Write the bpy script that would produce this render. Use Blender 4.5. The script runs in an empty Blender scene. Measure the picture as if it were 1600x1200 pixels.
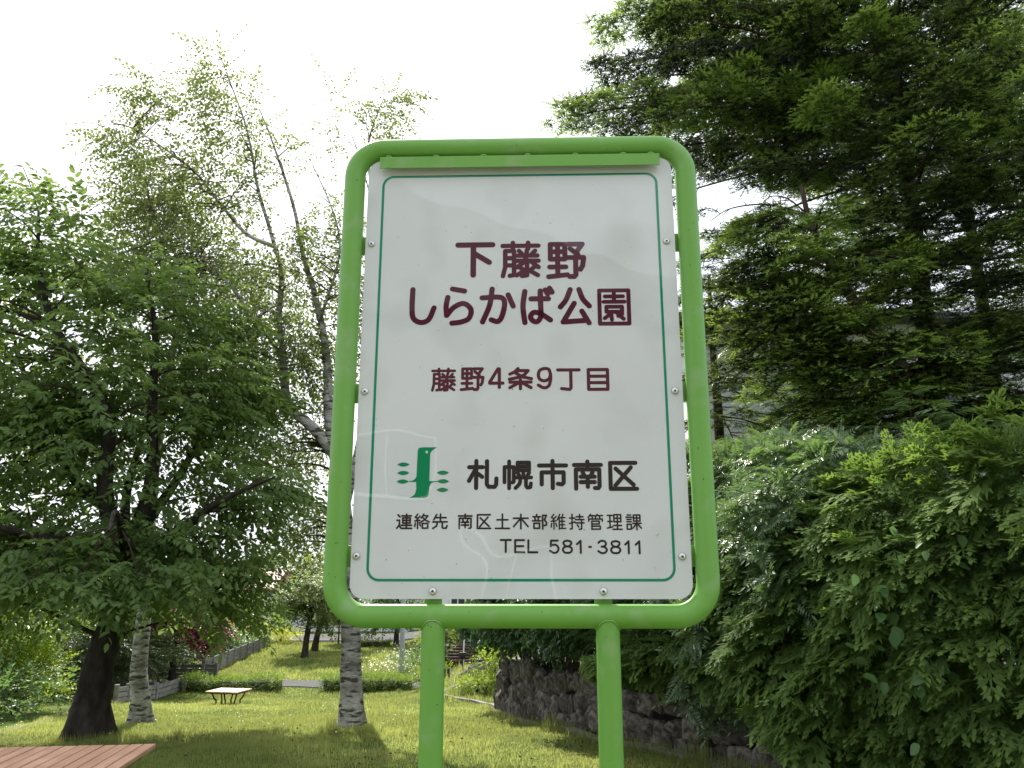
import bpy, math, random
import numpy as np
from mathutils import Vector
rng = np.random.default_rng(7)
random.seed(7)
S = bpy.context.scene
C = S.collection
R = math.radians
# ---------------------------------------------------------------- camera
F_PX, PITCH = 1250.0, R(13.71)
EYE_H = 1.6
cd = bpy.data.cameras.new('camera'); cam = bpy.data.objects.new('camera', cd); C.objects.link(cam)
cam.location = (0, 0, EYE_H); cam.rotation_euler = (R(90)+PITCH, 0, 0)
cd.sensor_width = 36; cd.lens = 36*F_PX/1600; cd.clip_start = .05; cd.clip_end = 6000
S.camera = cam
# ---------------------------------------------------------------- sky and sun
SUN_EL, SUN_AZ = 46.0, -22.0          # azimuth from +Y towards +X
w = bpy.data.worlds.new('World'); S.world = w; w.use_nodes = True
nt = w.node_tree; nt.nodes.clear()
wo = nt.nodes.new('ShaderNodeOutputWorld'); bg = nt.nodes.new('ShaderNodeBackground')
sky = nt.nodes.new('ShaderNodeTexSky'); sky.sky_type = 'NISHITA'; sky.sun_disc = False
sky.sun_elevation = R(SUN_EL); sky.sun_rotation = R(SUN_AZ)
sky.air_density = 1.0; sky.dust_density = 5.0; sky.ozone_density = 1.0
mx = nt.nodes.new('ShaderNodeMixRGB'); mx.inputs['Fac'].default_value = .8   # thin bright high cloud over the blue
mx.inputs['Color2'].default_value = (9.6, 10.3, 11.2, 1)
nt.links.new(sky.outputs[0], mx.inputs['Color1']); nt.links.new(mx.outputs[0], bg.inputs['Color'])
bg.inputs['Strength'].default_value = .085
nt.links.new(bg.outputs[0], wo.inputs['Surface'])
sd = bpy.data.lights.new('sun', 'SUN'); sun = bpy.data.objects.new('sun', sd); C.objects.link(sun)
sd.energy = 4.2; sd.angle = R(.6); sd.color = (1, .95, .86)
sv = Vector((math.sin(R(SUN_AZ))*math.cos(R(SUN_EL)), math.cos(R(SUN_AZ))*math.cos(R(SUN_EL)), math.sin(R(SUN_EL))))
sun.rotation_euler = sv.to_track_quat('Z', 'Y').to_euler()
sun.location = (-8, 20, 25)
S.view_settings.view_transform = 'Standard'; S.view_settings.look = 'None'
S.view_settings.gamma = 1; S.view_settings.use_curve_mapping = False
S.view_settings.exposure = .92
S.cycles.max_bounces = 6; S.cycles.diffuse_bounces = 3; S.cycles.glossy_bounces = 2
S.cycles.transmission_bounces = 4; S.cycles.transparent_max_bounces = 4
S.cycles.caustics_reflective = False; S.cycles.caustics_refractive = False

# ---------------------------------------------------------------- helpers
def group_noise(seed=0):
    pass
def mesh_np(name, V, F, smooth=False, tint=None):
    """V (n,3); F a list of (m,k) index arrays; tint: one value per face"""
    if not isinstance(F, (list, tuple)): F = [F]
    F = [np.asarray(f, dtype=np.int32) for f in F if len(f)]
    V = np.asarray(V, dtype=np.float32)
    me = bpy.data.meshes.new(name)
    me.vertices.add(len(V)); me.vertices.foreach_set('co', V.ravel())
    tot = np.concatenate([np.full(len(f), f.shape[1], dtype=np.int32) for f in F])
    loops = np.concatenate([f.ravel() for f in F])
    start = np.concatenate([[0], np.cumsum(tot)[:-1]]).astype(np.int32)
    me.loops.add(len(loops)); me.loops.foreach_set('vertex_index', loops)
    me.polygons.add(len(tot)); me.polygons.foreach_set('loop_start', start)
    try: me.polygons.foreach_set('loop_total', tot)
    except Exception: pass
    me.polygons.foreach_set('use_smooth', np.full(len(tot), bool(smooth)))
    if tint is not None:
        a = me.attributes.new('tint', 'FLOAT', 'FACE'); a.data.foreach_set('value', np.asarray(tint, dtype=np.float32))
    me.update(calc_edges=True)
    return me
def link(name, me, mat=None, parent=None, kind=None, loc=None, label=None):
    o = bpy.data.objects.new(name, me); C.objects.link(o)
    if mat is not None and me is not None:
        if not me.materials: me.materials.append(mat)
    if parent is not None: o.parent = parent
    if loc is not None: o.location = loc
    if kind: o['kind'] = kind
    if label: o['label'] = label
    return o
def empty(name, loc, label, cat, rz=0, group=None):
    o = bpy.data.objects.new(name, None); C.objects.link(o); o.empty_display_size = .2
    o.location = loc; o.rotation_euler = (0, 0, rz); o['label'] = label; o['category'] = cat
    if group: o['group'] = group
    return o
def tag(o, label, cat, group=None):
    o['label'] = label; o['category'] = cat
    if group: o['group'] = group
class MB:
    """collects boxes, tubes and polygons into one mesh"""
    def __init__(s): s.V = []; s.F = []; s.n = 0; s.smooth = False
    def add(s, V, F):
        V = np.asarray(V, float); s.V.append(V)
        for f in F: s.F.append([int(i)+s.n for i in f])
        s.n += len(V); return s
    def box(s, c, d, rot=0, tilt=None):
        c = np.array(c, float); d = np.array(d, float)/2
        P = np.array([[x, y, z] for x in (-1, 1) for y in (-1, 1) for z in (-1, 1)])*d
        if tilt is not None: P = P @ np.array(tilt).T
        if rot:
            k, q = math.cos(rot), math.sin(rot); P = P @ np.array([[k, -q, 0], [q, k, 0], [0, 0, 1]]).T
        return s.add(P+c, [(0, 1, 3, 2), (4, 6, 7, 5), (0, 4, 5, 1), (2, 3, 7, 6), (0, 2, 6, 4), (1, 5, 7, 3)])
    def tube(s, pts, r, k=10, cap=True):
        V, F = tube_np(pts, r, k)
        s.add(V, F.tolist())
        if cap:
            n = len(pts); s.F.append([s.n-len(V)+i for i in range(k)][::-1]); s.F.append([s.n-k+i for i in range(k)])
        return s
    def cyl(s, a, b, r, k=16): return s.tube([a, b], [r, r], k)
    def prism(s, poly, z0, z1):
        n = len(poly); V = [(x, y, z0) for x, y in poly]+[(x, y, z1) for x, y in poly]
        F = [list(range(n))[::-1], [n+i for i in range(n)]]+[[i, (i+1) % n, n+(i+1) % n, n+i] for i in range(n)]
        return s.add(V, F)
    def build(s, name, mat, parent=None, smooth=False, bevel=0, kind=None, loc=None, label=None, off=None):
        me = bpy.data.meshes.new(name); V = np.concatenate(s.V)
        if off is not None: V = V-np.array(off)
        me.from_pydata(V.tolist(), [], s.F); me.update()
        me.polygons.foreach_set('use_smooth', [smooth]*len(me.polygons))
        if smooth:
            try: me.set_sharp_from_angle(angle=R(40))
            except Exception: pass
        o = link(name, me, mat, parent, kind, loc, label)
        if bevel:
            b = o.modifiers.new('bevel', 'BEVEL'); b.width = bevel; b.segments = 2; b.limit_method = 'ANGLE'
        return o
def tube_np(pts, rad, k=8):
    P = np.asarray(pts, float); n = len(P)
    rad = np.broadcast_to(np.asarray(rad, float), (n,))
    T = np.gradient(P, axis=0); T /= np.linalg.norm(T, axis=1)[:, None]+1e-9
    u = np.array([0, 0, 1.]) if abs(T[0][2]) < .8 else np.array([1., 0, 0])
    A = np.zeros((n, 3)); a = u
    for i in range(n):
        a = a-T[i]*np.dot(a, T[i]); a /= np.linalg.norm(a)+1e-9; A[i] = a
    B = np.cross(T, A)
    th = np.arange(k)/k*2*math.pi
    V = P[:, None]+rad[:, None, None]*(np.cos(th)[None, :, None]*A[:, None]+np.sin(th)[None, :, None]*B[:, None])
    V = V.reshape(-1, 3)
    i = np.arange(n-1)[:, None]*k; j = np.arange(k)[None]
    F = np.stack([i+j, i+(j+1) % k, i+k+(j+1) % k, i+k+j], -1).reshape(-1, 4)
    return V, F
def crom(pts, m=6):
    """smooth curve through pts"""
    P = np.asarray(pts, float)
    if len(P) < 3:
        t = np.linspace(0, 1, m+1)[:, None]; return P[0]*(1-t)+P[-1]*t
    Q = np.vstack([2*P[0]-P[1], P, 2*P[-1]-P[-2]]); out = []
    for i in range(len(P)-1):
        a, b, c, d = Q[i:i+4]
        for t in np.linspace(0, 1, m, endpoint=False):
            out.append(.5*((2*b)+(-a+c)*t+(2*a-5*b+4*c-d)*t*t+(-a+3*b-3*c+d)*t**3))
    out.append(P[-1]); return np.array(out)
FW = np.array([0, math.cos(PITCH), math.sin(PITCH)]); UP = np.array([0, -math.sin(PITCH), math.cos(PITCH)])
EYE = np.array([0, 0, EYE_H])
def ray(px, py): return np.array([1, 0, 0.])*(px-800)/F_PX+UP*(600-py)/F_PX+FW
def P(px, py, Y):
    d = ray(px, py); return EYE+d*Y/d[1]
KY = [-40, 5, 8, 11, 14, 18, 22, 25, 28, 60, 300, 3000]
KZ = [0, 0, -.08, -.31, -.68, -1.1, -1.55, -1.83, -1.8, -1.8, -8, -60]
def sstep(x, a, b):
    t = np.clip((np.asarray(x, float)-a)/(b-a), 0, 1); return t*t*(3-2*t)
def gz(x, y):
    x = np.asarray(x, float); y = np.asarray(y, float)
    z = np.interp(y, KY, KZ)
    # low planted bank beyond the end of the stone wall
    z = z+.72*sstep(x, -3.4, -1.3)*sstep(y, 21, 26.5)*(1-sstep(y, 60, 75))
    z = z+.9*sstep(x, -6.5, -3.4)*sstep(y, 36, 44)*(1-sstep(x, -2.4, -1.3))*(1-sstep(y, 46, 60))*.5
    z = z+.02*np.sin(x*1.3+y*.7)+.015*np.sin(x*2.9-y*1.7)
    return z
def G(px, py, y0=3, y1=120):
    d = ray(px, py)
    for Y in np.arange(y0, y1, .04):
        q = EYE+d*Y/d[1]
        if q[2] < gz(q[0], q[1]): return q
    return EYE+d*y1/d[1]

# ---------------------------------------------------------------- materials
def mat(name, col, rough=.6, spec=.4, noise=None, bump=0, scale=8, metal=0, coat=0, col2=None, detail=4, coord='Object', stretch=None, dist=.02):
    m = bpy.data.materials.new(name); m.use_nodes = True; t = m.node_tree; b = t.nodes['Principled BSDF']
    b.inputs['Base Color'].default_value = (*col, 1); b.inputs['Roughness'].default_value = rough
    b.inputs['Specular IOR Level'].default_value = spec; b.inputs['Metallic'].default_value = metal
    b.inputs['Coat Weight'].default_value = coat
    if col2 is not None or bump:
        tc = t.nodes.new('ShaderNodeTexCoord'); mp = t.nodes.new('ShaderNodeMapping')
        if stretch: mp.inputs['Scale'].default_value = stretch
        n = t.nodes.new('ShaderNodeTexNoise'); n.inputs['Scale'].default_value = scale; n.inputs['Detail'].default_value = detail
        t.links.new(tc.outputs[coord], mp.inputs[0]); t.links.new(mp.outputs[0], n.inputs['Vector'])
        if col2 is not None:
            r = t.nodes.new('ShaderNodeValToRGB'); r.color_ramp.elements[0].position = .35; r.color_ramp.elements[1].position = .65
            r.color_ramp.elements[0].color = (*col, 1); r.color_ramp.elements[1].color = (*col2, 1)
            t.links.new(n.outputs['Fac'], r.inputs[0]); t.links.new(r.outputs[0], b.inputs['Base Color'])
        if bump:
            bp = t.nodes.new('ShaderNodeBump'); bp.inputs['Strength'].default_value = bump; bp.inputs['Distance'].default_value = dist
            t.links.new(n.outputs['Fac'], bp.inputs['Height']); t.links.new(bp.outputs[0], b.inputs['Normal'])
    return m
def leafmat(name, dark, light, trans=None, rough=.42, spec=.5, tfac=.35, lo=.6):
    """leaf: glossy top plus light passing through; 'tint' per leaf picks the colour"""
    m = bpy.data.materials.new(name); m.use_nodes = True; t = m.node_tree; b = t.nodes['Principled BSDF']; out = t.nodes['Material Output']
    a = t.nodes.new('ShaderNodeAttribute'); a.attribute_name = 'tint'
    r = t.nodes.new('ShaderNodeValToRGB'); r.color_ramp.elements[0].color = (*dark, 1); r.color_ramp.elements[1].color = (*light, 1)
    t.links.new(a.outputs['Fac'], r.inputs[0]); t.links.new(r.outputs[0], b.inputs['Base Color'])
    b.inputs['Roughness'].default_value = rough; b.inputs['Specular IOR Level'].default_value = spec
    tr = t.nodes.new('ShaderNodeBsdfTranslucent'); r2 = t.nodes.new('ShaderNodeValToRGB')
    trans = trans or [min(1, c*k) for c, k in zip(light, (1.9, 1.7, .9))]
    r2.color_ramp.elements[0].color = (*[c*lo for c in trans], 1); r2.color_ramp.elements[1].color = (*trans, 1)
    t.links.new(a.outputs['Fac'], r2.inputs[0]); t.links.new(r2.outputs[0], tr.inputs[0])
    mx = t.nodes.new('ShaderNodeMixShader'); mx.inputs[0].default_value = tfac
    t.links.new(b.outputs[0], mx.inputs[1]); t.links.new(tr.outputs[0], mx.inputs[2]); t.links.new(mx.outputs[0], out.inputs[0])
    return m
M = {}
M['green_paint'] = mat('green_paint', (.135, .325, .05), .45, .4, col2=(.15, .345, .06), scale=3, bump=.05, dist=.003)
def specks(m, sc, lo, hi, col, fac):
    '''small chips or dirt spots mixed over the base colour'''
    t = m.node_tree; b = t.nodes['Principled BSDF']; src = b.inputs['Base Color'].links[0].from_socket
    tc = t.nodes.new('ShaderNodeTexCoord'); n = t.nodes.new('ShaderNodeTexNoise'); n.inputs['Scale'].default_value = sc; n.inputs['Detail'].default_value = 2
    t.links.new(tc.outputs['Object'], n.inputs['Vector']); r_ = t.nodes.new('ShaderNodeMapRange'); r_.inputs[1].default_value = lo; r_.inputs[2].default_value = hi; r_.inputs[4].default_value = fac
    t.links.new(n.outputs['Fac'], r_.inputs[0]); x = t.nodes.new('ShaderNodeMixRGB'); x.inputs[2].default_value = (*col, 1); t.links.new(r_.outputs[0], x.inputs[0]); t.links.new(src, x.inputs[1]); t.links.new(x.outputs[0], b.inputs['Base Color'])
specks(M['green_paint'], 90, .73, .76, (.05, .07, .03), .8)
specks(M['green_paint'], 14, .56, .8, (.30, .36, .22), .45)
M['steel'] = mat('steel', (.62, .62, .6), .28, .5, metal=1)
M['socket'] = mat('socket', (.02, .02, .02), .6)
M['maroon'] = mat('maroon_print', (.075, .012, .026), .35)
M['black'] = mat('black_print', (.016, .014, .014), .35)
M['emblem_green'] = mat('emblem_green', (.0, .20, .075), .35)
M['line_green'] = mat('line_green', (.0, .22, .11), .35)
M['pale'] = mat('pale_print', (.45, .7, .58), .35)
M['bark_dark'] = mat('bark_dark', (.022, .018, .015), .9, .2, col2=(.06, .05, .042), scale=9, bump=1, dist=.04, stretch=(1, 1, .5))
M['bark_conifer'] = mat('bark_conifer', (.035, .026, .021), .9, .2, col2=(.09, .065, .05), scale=14, bump=1, dist=.03, stretch=(1, 1, .4))
M['twig'] = mat('twig', (.05, .036, .026), .85, .2)
M['concrete'] = mat('concrete', (.30, .29, .27), .85, .25, col2=(.40, .385, .36), scale=5, bump=.4, dist=.01)
M['old_concrete'] = mat('old_concrete', (.16, .15, .14), .9, .2, col2=(.27, .26, .24), scale=7, bump=.6, dist=.01)
M['asphalt'] = mat('asphalt', (.085, .084, .082), .95, .1, col2=(.125, .123, .12), scale=30, bump=.3, dist=.004)
M['stone'] = mat('stone', (.055, .048, .042), .85, .3, col2=(.17, .148, .128), scale=4, bump=.7, dist=.02, detail=7, coord='Generated')
M['mortar'] = mat('mortar', (.012, .011, .010), .95, .1, bump=.5)
M['white_wall'] = mat('white_wall', (.62, .63, .64), .8, .3, col2=(.70, .71, .72), scale=2)
M['beige_wall'] = mat('beige_wall', (.50, .44, .38), .8, .3, col2=(.56, .50, .44), scale=2)
M['brown_wall'] = mat('brown_wall', (.13, .095, .075), .85, .2, col2=(.17, .125, .10), scale=2)
M['grey_wall'] = mat('grey_wall', (.30, .31, .33), .8, .3, col2=(.36, .37, .39), scale=2)
M['red_wall'] = mat('red_wall', (.18, .035, .028), .6, .3, col2=(.23, .05, .04), scale=4)
M['brown_wood'] = mat('brown_wood', (.055, .033, .025), .7, .3, col2=(.10, .062, .048), scale=6, stretch=(.2, 1, 1))
M['dark_roof'] = mat('dark_roof', (.09, .09, .095), .6, .4, col2=(.13, .13, .135), scale=3)
M['red_roof'] = mat('red_roof', (.20, .06, .045), .6, .3, col2=(.25, .085, .06), scale=3)
M['glass'] = mat('window_glass', (.03, .035, .04), .08, .6)
M['frame_white'] = mat('frame_white', (.7, .7, .7), .4)
M['black_metal'] = mat('black_metal', (.018, .018, .02), .45, .4)
M['table_steel'] = mat('table_steel', (.09, .03, .022), .5, .4)
M['grey_pole'] = mat('grey_pole', (.34, .36, .37), .45, .4, metal=.3)
# wood with its grain along local Y, a different cut on every plank
def wood(name, c1, c2):
    m = mat(name, c1, .5, .45); t = m.node_tree; b = t.nodes['Principled BSDF']
    tc = t.nodes.new('ShaderNodeTexCoord'); oi = t.nodes.new('ShaderNodeObjectInfo'); ad = t.nodes.new('ShaderNodeVectorMath'); ad.operation = 'ADD'
    cm = t.nodes.new('ShaderNodeCombineXYZ'); mu = t.nodes.new('ShaderNodeMath'); mu.operation = 'MULTIPLY'; mu.inputs[1].default_value = 37
    t.links.new(oi.outputs['Random'], mu.inputs[0]); t.links.new(mu.outputs[0], cm.inputs[0]); t.links.new(mu.outputs[0], cm.inputs[1])
    t.links.new(tc.outputs['Object'], ad.inputs[0]); t.links.new(cm.outputs[0], ad.inputs[1])
    mp = t.nodes.new('ShaderNodeMapping'); mp.inputs['Scale'].default_value = (40, 1.6, 40); t.links.new(ad.outputs[0], mp.inputs[0])
    n = t.nodes.new('ShaderNodeTexNoise'); n.inputs['Scale'].default_value = 1; n.inputs['Detail'].default_value = 6; t.links.new(mp.outputs[0], n.inputs['Vector'])
    n2 = t.nodes.new('ShaderNodeTexNoise'); n2.inputs['Scale'].default_value = 3.5; t.links.new(ad.outputs[0], n2.inputs['Vector'])
    m2 = t.nodes.new('ShaderNodeMath'); m2.operation = 'ADD'; t.links.new(n.outputs['Fac'], m2.inputs[0]); t.links.new(n2.outputs['Fac'], m2.inputs[1])
    m3 = t.nodes.new('ShaderNodeMath'); m3.operation = 'MULTIPLY_ADD'; m3.inputs[1].default_value = .35; t.links.new(oi.outputs['Random'], m3.inputs[0]); t.links.new(m2.outputs[0], m3.inputs[2])
    r = t.nodes.new('ShaderNodeValToRGB'); r.color_ramp.elements[0].position = .3; r.color_ramp.elements[1].position = 1.0
    r.color_ramp.elements[0].color = (*c1, 1); r.color_ramp.elements[1].color = (*c2, 1)
    m4 = t.nodes.new('ShaderNodeMath'); m4.operation = 'MULTIPLY'; m4.inputs[1].default_value = .62
    t.links.new(m3.outputs[0], m4.inputs[0]); t.links.new(m4.outputs[0], r.inputs[0]); t.links.new(r.outputs[0], b.inputs['Base Color'])
    bp = t.nodes.new('ShaderNodeBump'); bp.inputs['Strength'].default_value = .25; bp.inputs['Distance'].default_value = .002
    t.links.new(n.outputs['Fac'], bp.inputs['Height']); t.links.new(bp.outputs[0], b.inputs['Normal'])
    return m
M['table_wood'] = wood('table_wood', (.36, .17, .10), (.68, .41, .27))  # tones lightened to put the sun's sheen into the wood colour
# birch bark: white, dark broken horizontal bands
def birch():
    m = mat('bark_birch', (.5, .48, .44), .8, .25); t = m.node_tree; b = t.nodes['Principled BSDF']
    tc = t.nodes.new('ShaderNodeTexCoord')
    def nz(sc, st, lo, hi):
        mp = t.nodes.new('ShaderNodeMapping'); mp.inputs['Scale'].default_value = st; t.links.new(tc.outputs['Object'], mp.inputs[0])
        n = t.nodes.new('ShaderNodeTexNoise'); n.inputs['Scale'].default_value = sc; n.inputs['Detail'].default_value = 5; t.links.new(mp.outputs[0], n.inputs['Vector'])
        r = t.nodes.new('ShaderNodeMapRange'); r.inputs[1].default_value = lo; r.inputs[2].default_value = hi; t.links.new(n.outputs['Fac'], r.inputs[0]); return r, n
    r1, n1 = nz(5, (1, 1, 4.5), .50, .60)      # lenticel bands
    r2, n2 = nz(2.2, (1, 1, 1.8), .50, .66)      # dark patches
    r3, n3 = nz(22, (1, 1, 3), .35, .7)
    mxm = t.nodes.new('ShaderNodeMath'); mxm.operation = 'MAXIMUM'; t.links.new(r1.outputs[0], mxm.inputs[0]); t.links.new(r2.outputs[0], mxm.inputs[1])
    c0 = t.nodes.new('ShaderNodeMixRGB'); c0.inputs[1].default_value = (.32, .30, .27, 1); c0.inputs[2].default_value = (.58, .56, .53, 1); t.links.new(r3.outputs[0], c0.inputs[0])
    c1 = t.nodes.new('ShaderNodeMixRGB'); c1.inputs[2].default_value = (.075, .066, .055, 1); t.links.new(mxm.outputs[0], c1.inputs[0]); t.links.new(c0.outputs[0], c1.inputs[1])
    t.links.new(c1.outputs[0], b.inputs['Base Color'])
    bp = t.nodes.new('ShaderNodeBump'); bp.inputs['Strength'].default_value = .6; bp.inputs['Distance'].default_value = .02; bp.invert = True
    t.links.new(mxm.outputs[0], bp.inputs['Height']); t.links.new(bp.outputs[0], b.inputs['Normal'])
    return m
M['bark_birch'] = birch()
# printed plate under a clear, slightly warped glossy film; plate and print share the film's relief
def film(m, base2=None):
    t = m.node_tree; b = t.nodes['Principled BSDF']; b.inputs['Coat Weight'].default_value = 1; b.inputs['Coat Roughness'].default_value = .012
    b.inputs['Coat IOR'].default_value = 1.5; b.inputs['Specular IOR Level'].default_value = .1
    tc = t.nodes.new('ShaderNodeTexCoord'); n = t.nodes.new('ShaderNodeTexNoise'); n.inputs['Scale'].default_value = 2.6; n.inputs['Detail'].default_value = 1
    t.links.new(tc.outputs['Object'], n.inputs['Vector'])
    bp = t.nodes.new('ShaderNodeBump'); bp.inputs['Strength'].default_value = .5; bp.inputs['Distance'].default_value = .016
    t.links.new(n.outputs['Fac'], bp.inputs['Height']); t.links.new(bp.outputs[0], b.inputs['Coat Normal'])
    return m
M['board'] = mat('board_face', (.58, .59, .595), .5, .1, col2=(.62, .63, .635), scale=2.2)
specks(M['board'], 120, .755, .775, (.10, .09, .07), .8)
specks(M['board'], 5, .5, .8, (.40, .40, .37), .5)
for k_ in ('board', 'maroon', 'black', 'emblem_green', 'line_green', 'pale'): film(M[k_])
# lawn soil/grass sheet
def lawn_mat():
    m = mat('lawn', (.05, .08, .015), .95, .1); t = m.node_tree; b = t.nodes['Principled BSDF']
    tc = t.nodes.new('ShaderNodeTexCoord')
    def nz(sc, lo, hi):
        n = t.nodes.new('ShaderNodeTexNoise'); n.inputs['Scale'].default_value = sc; n.inputs['Detail'].default_value = 6; t.links.new(tc.outputs['Object'], n.inputs['Vector'])
        r = t.nodes.new('ShaderNodeMapRange'); r.inputs[1].default_value = lo; r.inputs[2].default_value = hi; t.links.new(n.outputs['Fac'], r.inputs[0]); return r
    a, c_ = nz(.35, .42, .62), nz(3.0, .3, .7)
    c0 = t.nodes.new('ShaderNodeMixRGB'); c0.inputs[1].default_value = (.05, .10, .012, 1); c0.inputs[2].default_value = (.15, .165, .03, 1); t.links.new(a.outputs[0], c0.inputs[0])
    c1 = t.nodes.new('ShaderNodeMixRGB'); c1.blend_type = 'MULTIPLY'; c1.inputs[0].default_value = .6; c1.inputs[2].default_value = (.5, .5, .4, 1)
    t.links.new(c_.outputs[0], c1.inputs[0]); t.links.new(c0.outputs[0], c1.inputs[1]); t.links.new(c1.outputs[0], b.inputs['Base Color'])
    return m
M['lawn'] = lawn_mat()
M['grass'] = leafmat('grass_blades', (.075, .13, .03), (.28, .28, .10), trans=(.54, .60, .16), rough=.5, spec=.3, tfac=.5)
M['cherry_leaf'] = leafmat('cherry_leaf', (.072, .13, .04), (.15, .225, .07), trans=(.32, .46, .10), tfac=.47, spec=.35)
M['birch_leaf'] = leafmat('birch_leaf', (.085, .125, .042), (.17, .215, .075), trans=(.32, .40, .10), tfac=.48, spec=.35)
M['yellow_leaf'] = leafmat('yellow_green_leaf', (.10, .19, .02), (.20, .28, .035), trans=(.42, .55, .05), tfac=.5)
M['garden_leaf'] = leafmat('garden_leaf', (.055, .11, .035), (.13, .21, .065), trans=(.24, .40, .10), tfac=.42)
M['olive_leaf'] = leafmat('olive_leaf', (.035, .06, .018), (.10, .13, .045), trans=(.14, .20, .05), tfac=.35)
M['red_leaf'] = leafmat('dark_red_leaf', (.035, .008, .010), (.12, .02, .025), trans=(.30, .03, .04), tfac=.4)
M['hedge_leaf'] = leafmat('box_hedge_leaf', (.03, .09, .012), (.17, .27, .03), trans=(.34, .5, .05), tfac=.4)
M['pinnate_leaf'] = leafmat('pinnate_leaf', (.07, .125, .055), (.155, .235, .095), trans=(.26, .42, .10), rough=.38, spec=.95, tfac=.32)
M['thuja_leaf'] = leafmat('arborvitae_leaf', (.062, .115, .034), (.165, .24, .06), trans=(.30, .46, .08), tfac=.36, spec=.15, rough=.6)
M['vine_leaf'] = leafmat('vine_leaf', (.035, .095, .025), (.10, .19, .055), trans=(.20, .38, .10), tfac=.3, rough=.45, spec=.4)
M['maple_leaf'] = leafmat('broad_leaf', (.04, .09, .034), (.09, .165, .055), trans=(.10, .24, .04), tfac=.28, rough=.4, spec=.55)
M['fir_needle'] = leafmat('fir_needles', (.011, .030, .016), (.23, .36, .075), trans=(.40, .55, .09), tfac=.3, lo=.06, rough=.4, spec=.4)
M['orange_flower'] = leafmat('orange_flower', (.5, .22, .05), (.75, .42, .10), tfac=.3)
M['yellow_shrub'] = leafmat('yellow_shrub', (.35, .38, .02), (.7, .68, .05), tfac=.3)
M['white_flower'] = mat('white_flower', (.8, .8, .76), .7)
TEXT= [('下', 'maroon', -185.3, -69.2, 365.8, 257.0, 14.7), ('藤', 'maroon', -55.0, 61.2, 369.6, 254.2, 14.7), ('野', 'maroon', 75.9, 191.2, 364.0, 250.3, 14.6), ('し', 'maroon', -312.7, -234.8, 230.4, 116.6, 13.9), ('ら', 'maroon', -215.7, -130.2, 231.1, 113.6, 13.8), ('か', 'maroon', -113.9, -10.5, 229.7, 116.4, 13.8), ('ば', 'maroon', 2.1, 99.8, 230.8, 113.5, 13.8), ('公', 'maroon', 107.9, 204.3, 225.9, 111.2, 13.7), ('園', 'maroon', 219.8, 313.4, 220.3, 110.2, 13.7), ('藤', 'maroon', -246.2, -176.6, -8.1, -76.9, 8.4), ('野', 'maroon', -165.8, -97.6, -7.9, -75.6, 8.3), ('4', 'maroon', -87.4, -42.1, -8.4, -70.2, 8.3), ('条', 'maroon', -33.1, 37.0, -7.8, -74.6, 8.3), ('9', 'maroon', 47.1, 90.0, -8.3, -72.2, 8.3), ('丁', 'maroon', 100.6, 168.8, -12.7, -77.3, 8.3), ('目', 'maroon', 185.1, 246.8, -12.4, -77.5, 8.3), ('札', 'black', -142.6, -57.6, -264.1, -348.3, 10.3), ('幌', 'black', -46.7, 35.3, -266.2, -348.9, 10.3), ('市', 'black', 45.7, 129.7, -264.9, -349.2, 10.3), ('南', 'black', 139.7, 223.0, -267.0, -350.7, 10.3), ('区', 'black', 236.6, 317.7, -270.9, -351.5, 10.2), ('連', 'black', -329.8, -285.9, -409.3, -451.3, 4.3), ('絡', 'black', -282.0, -239.3, -409.4, -451.4, 4.3), ('先', 'black', -234.1, -191.5, -409.5, -451.5, 4.3), ('南', 'black', -165.9, -125.6, -409.6, -452.1, 4.3), ('区', 'black', -115.4, -75.7, -411.4, -451.7, 4.3), ('土', 'black', -67.6, -26.0, -409.9, -451.8, 4.2), ('木', 'black', -19.7, 23.9, -410.5, -452.7, 4.2), ('部', 'black', 30.8, 72.3, -410.9, -453.6, 4.2), ('維', 'black', 80.3, 122.1, -411.0, -453.7, 4.2), ('持', 'black', 129.0, 171.1, -411.1, -454.3, 4.2), ('管', 'black', 178.3, 220.5, -411.2, -454.3, 4.2), ('理', 'black', 228.1, 271.1, -412.2, -454.4, 4.2), ('課', 'black', 277.8, 321.5, -413.1, -455.7, 4.2), ('T', 'black', -53.8, -21.9, -476.8, -513.1, 5.1), ('E', 'black', -15.8, 13.6, -477.3, -514.0, 5.0), ('L', 'black', 19.0, 47.6, -477.8, -514.2, 5.0), ('5', 'black', 76.2, 103.6, -478.6, -515.4, 5.0), ('8', 'black', 109.5, 138.8, -478.6, -515.7, 5.0), ('1', 'black', 146.7, 161.8, -479.2, -515.9, 5.0), ('-', 'black', 178.6, 188.6, -495.2, -500.2, 5.0), ('3', 'black', 202.0, 230.0, -479.9, -516.3, 5.0), ('8', 'black', 235.5, 265.3, -480.0, -516.6, 5.0), ('1', 'black', 272.8, 287.3, -480.5, -517.0, 5.0), ('1', 'black', 300.2, 315.4, -480.9, -517.3, 5.0)]
LENS= [(-315.2, -278.7), (-314.9, -301.6), (-315.8, -324.6), (-207.6, -301.3), (-206.7, -324.3), (-207.9, -347.4)]
BODY= [(-274.9, -234.2), (-266.6, -231.8), (-224.5, -231.6), (-233.4, -237.1), (-239.4, -242.0), (-242.7, -248.2), (-243.5, -257.9), (-243.7, -323.5), (-221.8, -323.8), (-221.7, -325.5), (-231.3, -326.5), (-239.4, -330.6), (-243.3, -338.7), (-244.8, -359.1), (-247.4, -365.1), (-254.8, -368.2), (-297.0, -368.1), (-287.6, -363.7), (-282.3, -358.9), (-279.8, -352.2), (-278.4, -344.0), (-279.2, -326.1), (-299.0, -325.2), (-299.1, -323.6), (-288.9, -322.0), (-282.1, -317.5), (-278.9, -311.4), (-277.7, -257.7), (-277.4, -241.1)]
EYE_= (-252.8, -244.8)
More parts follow.
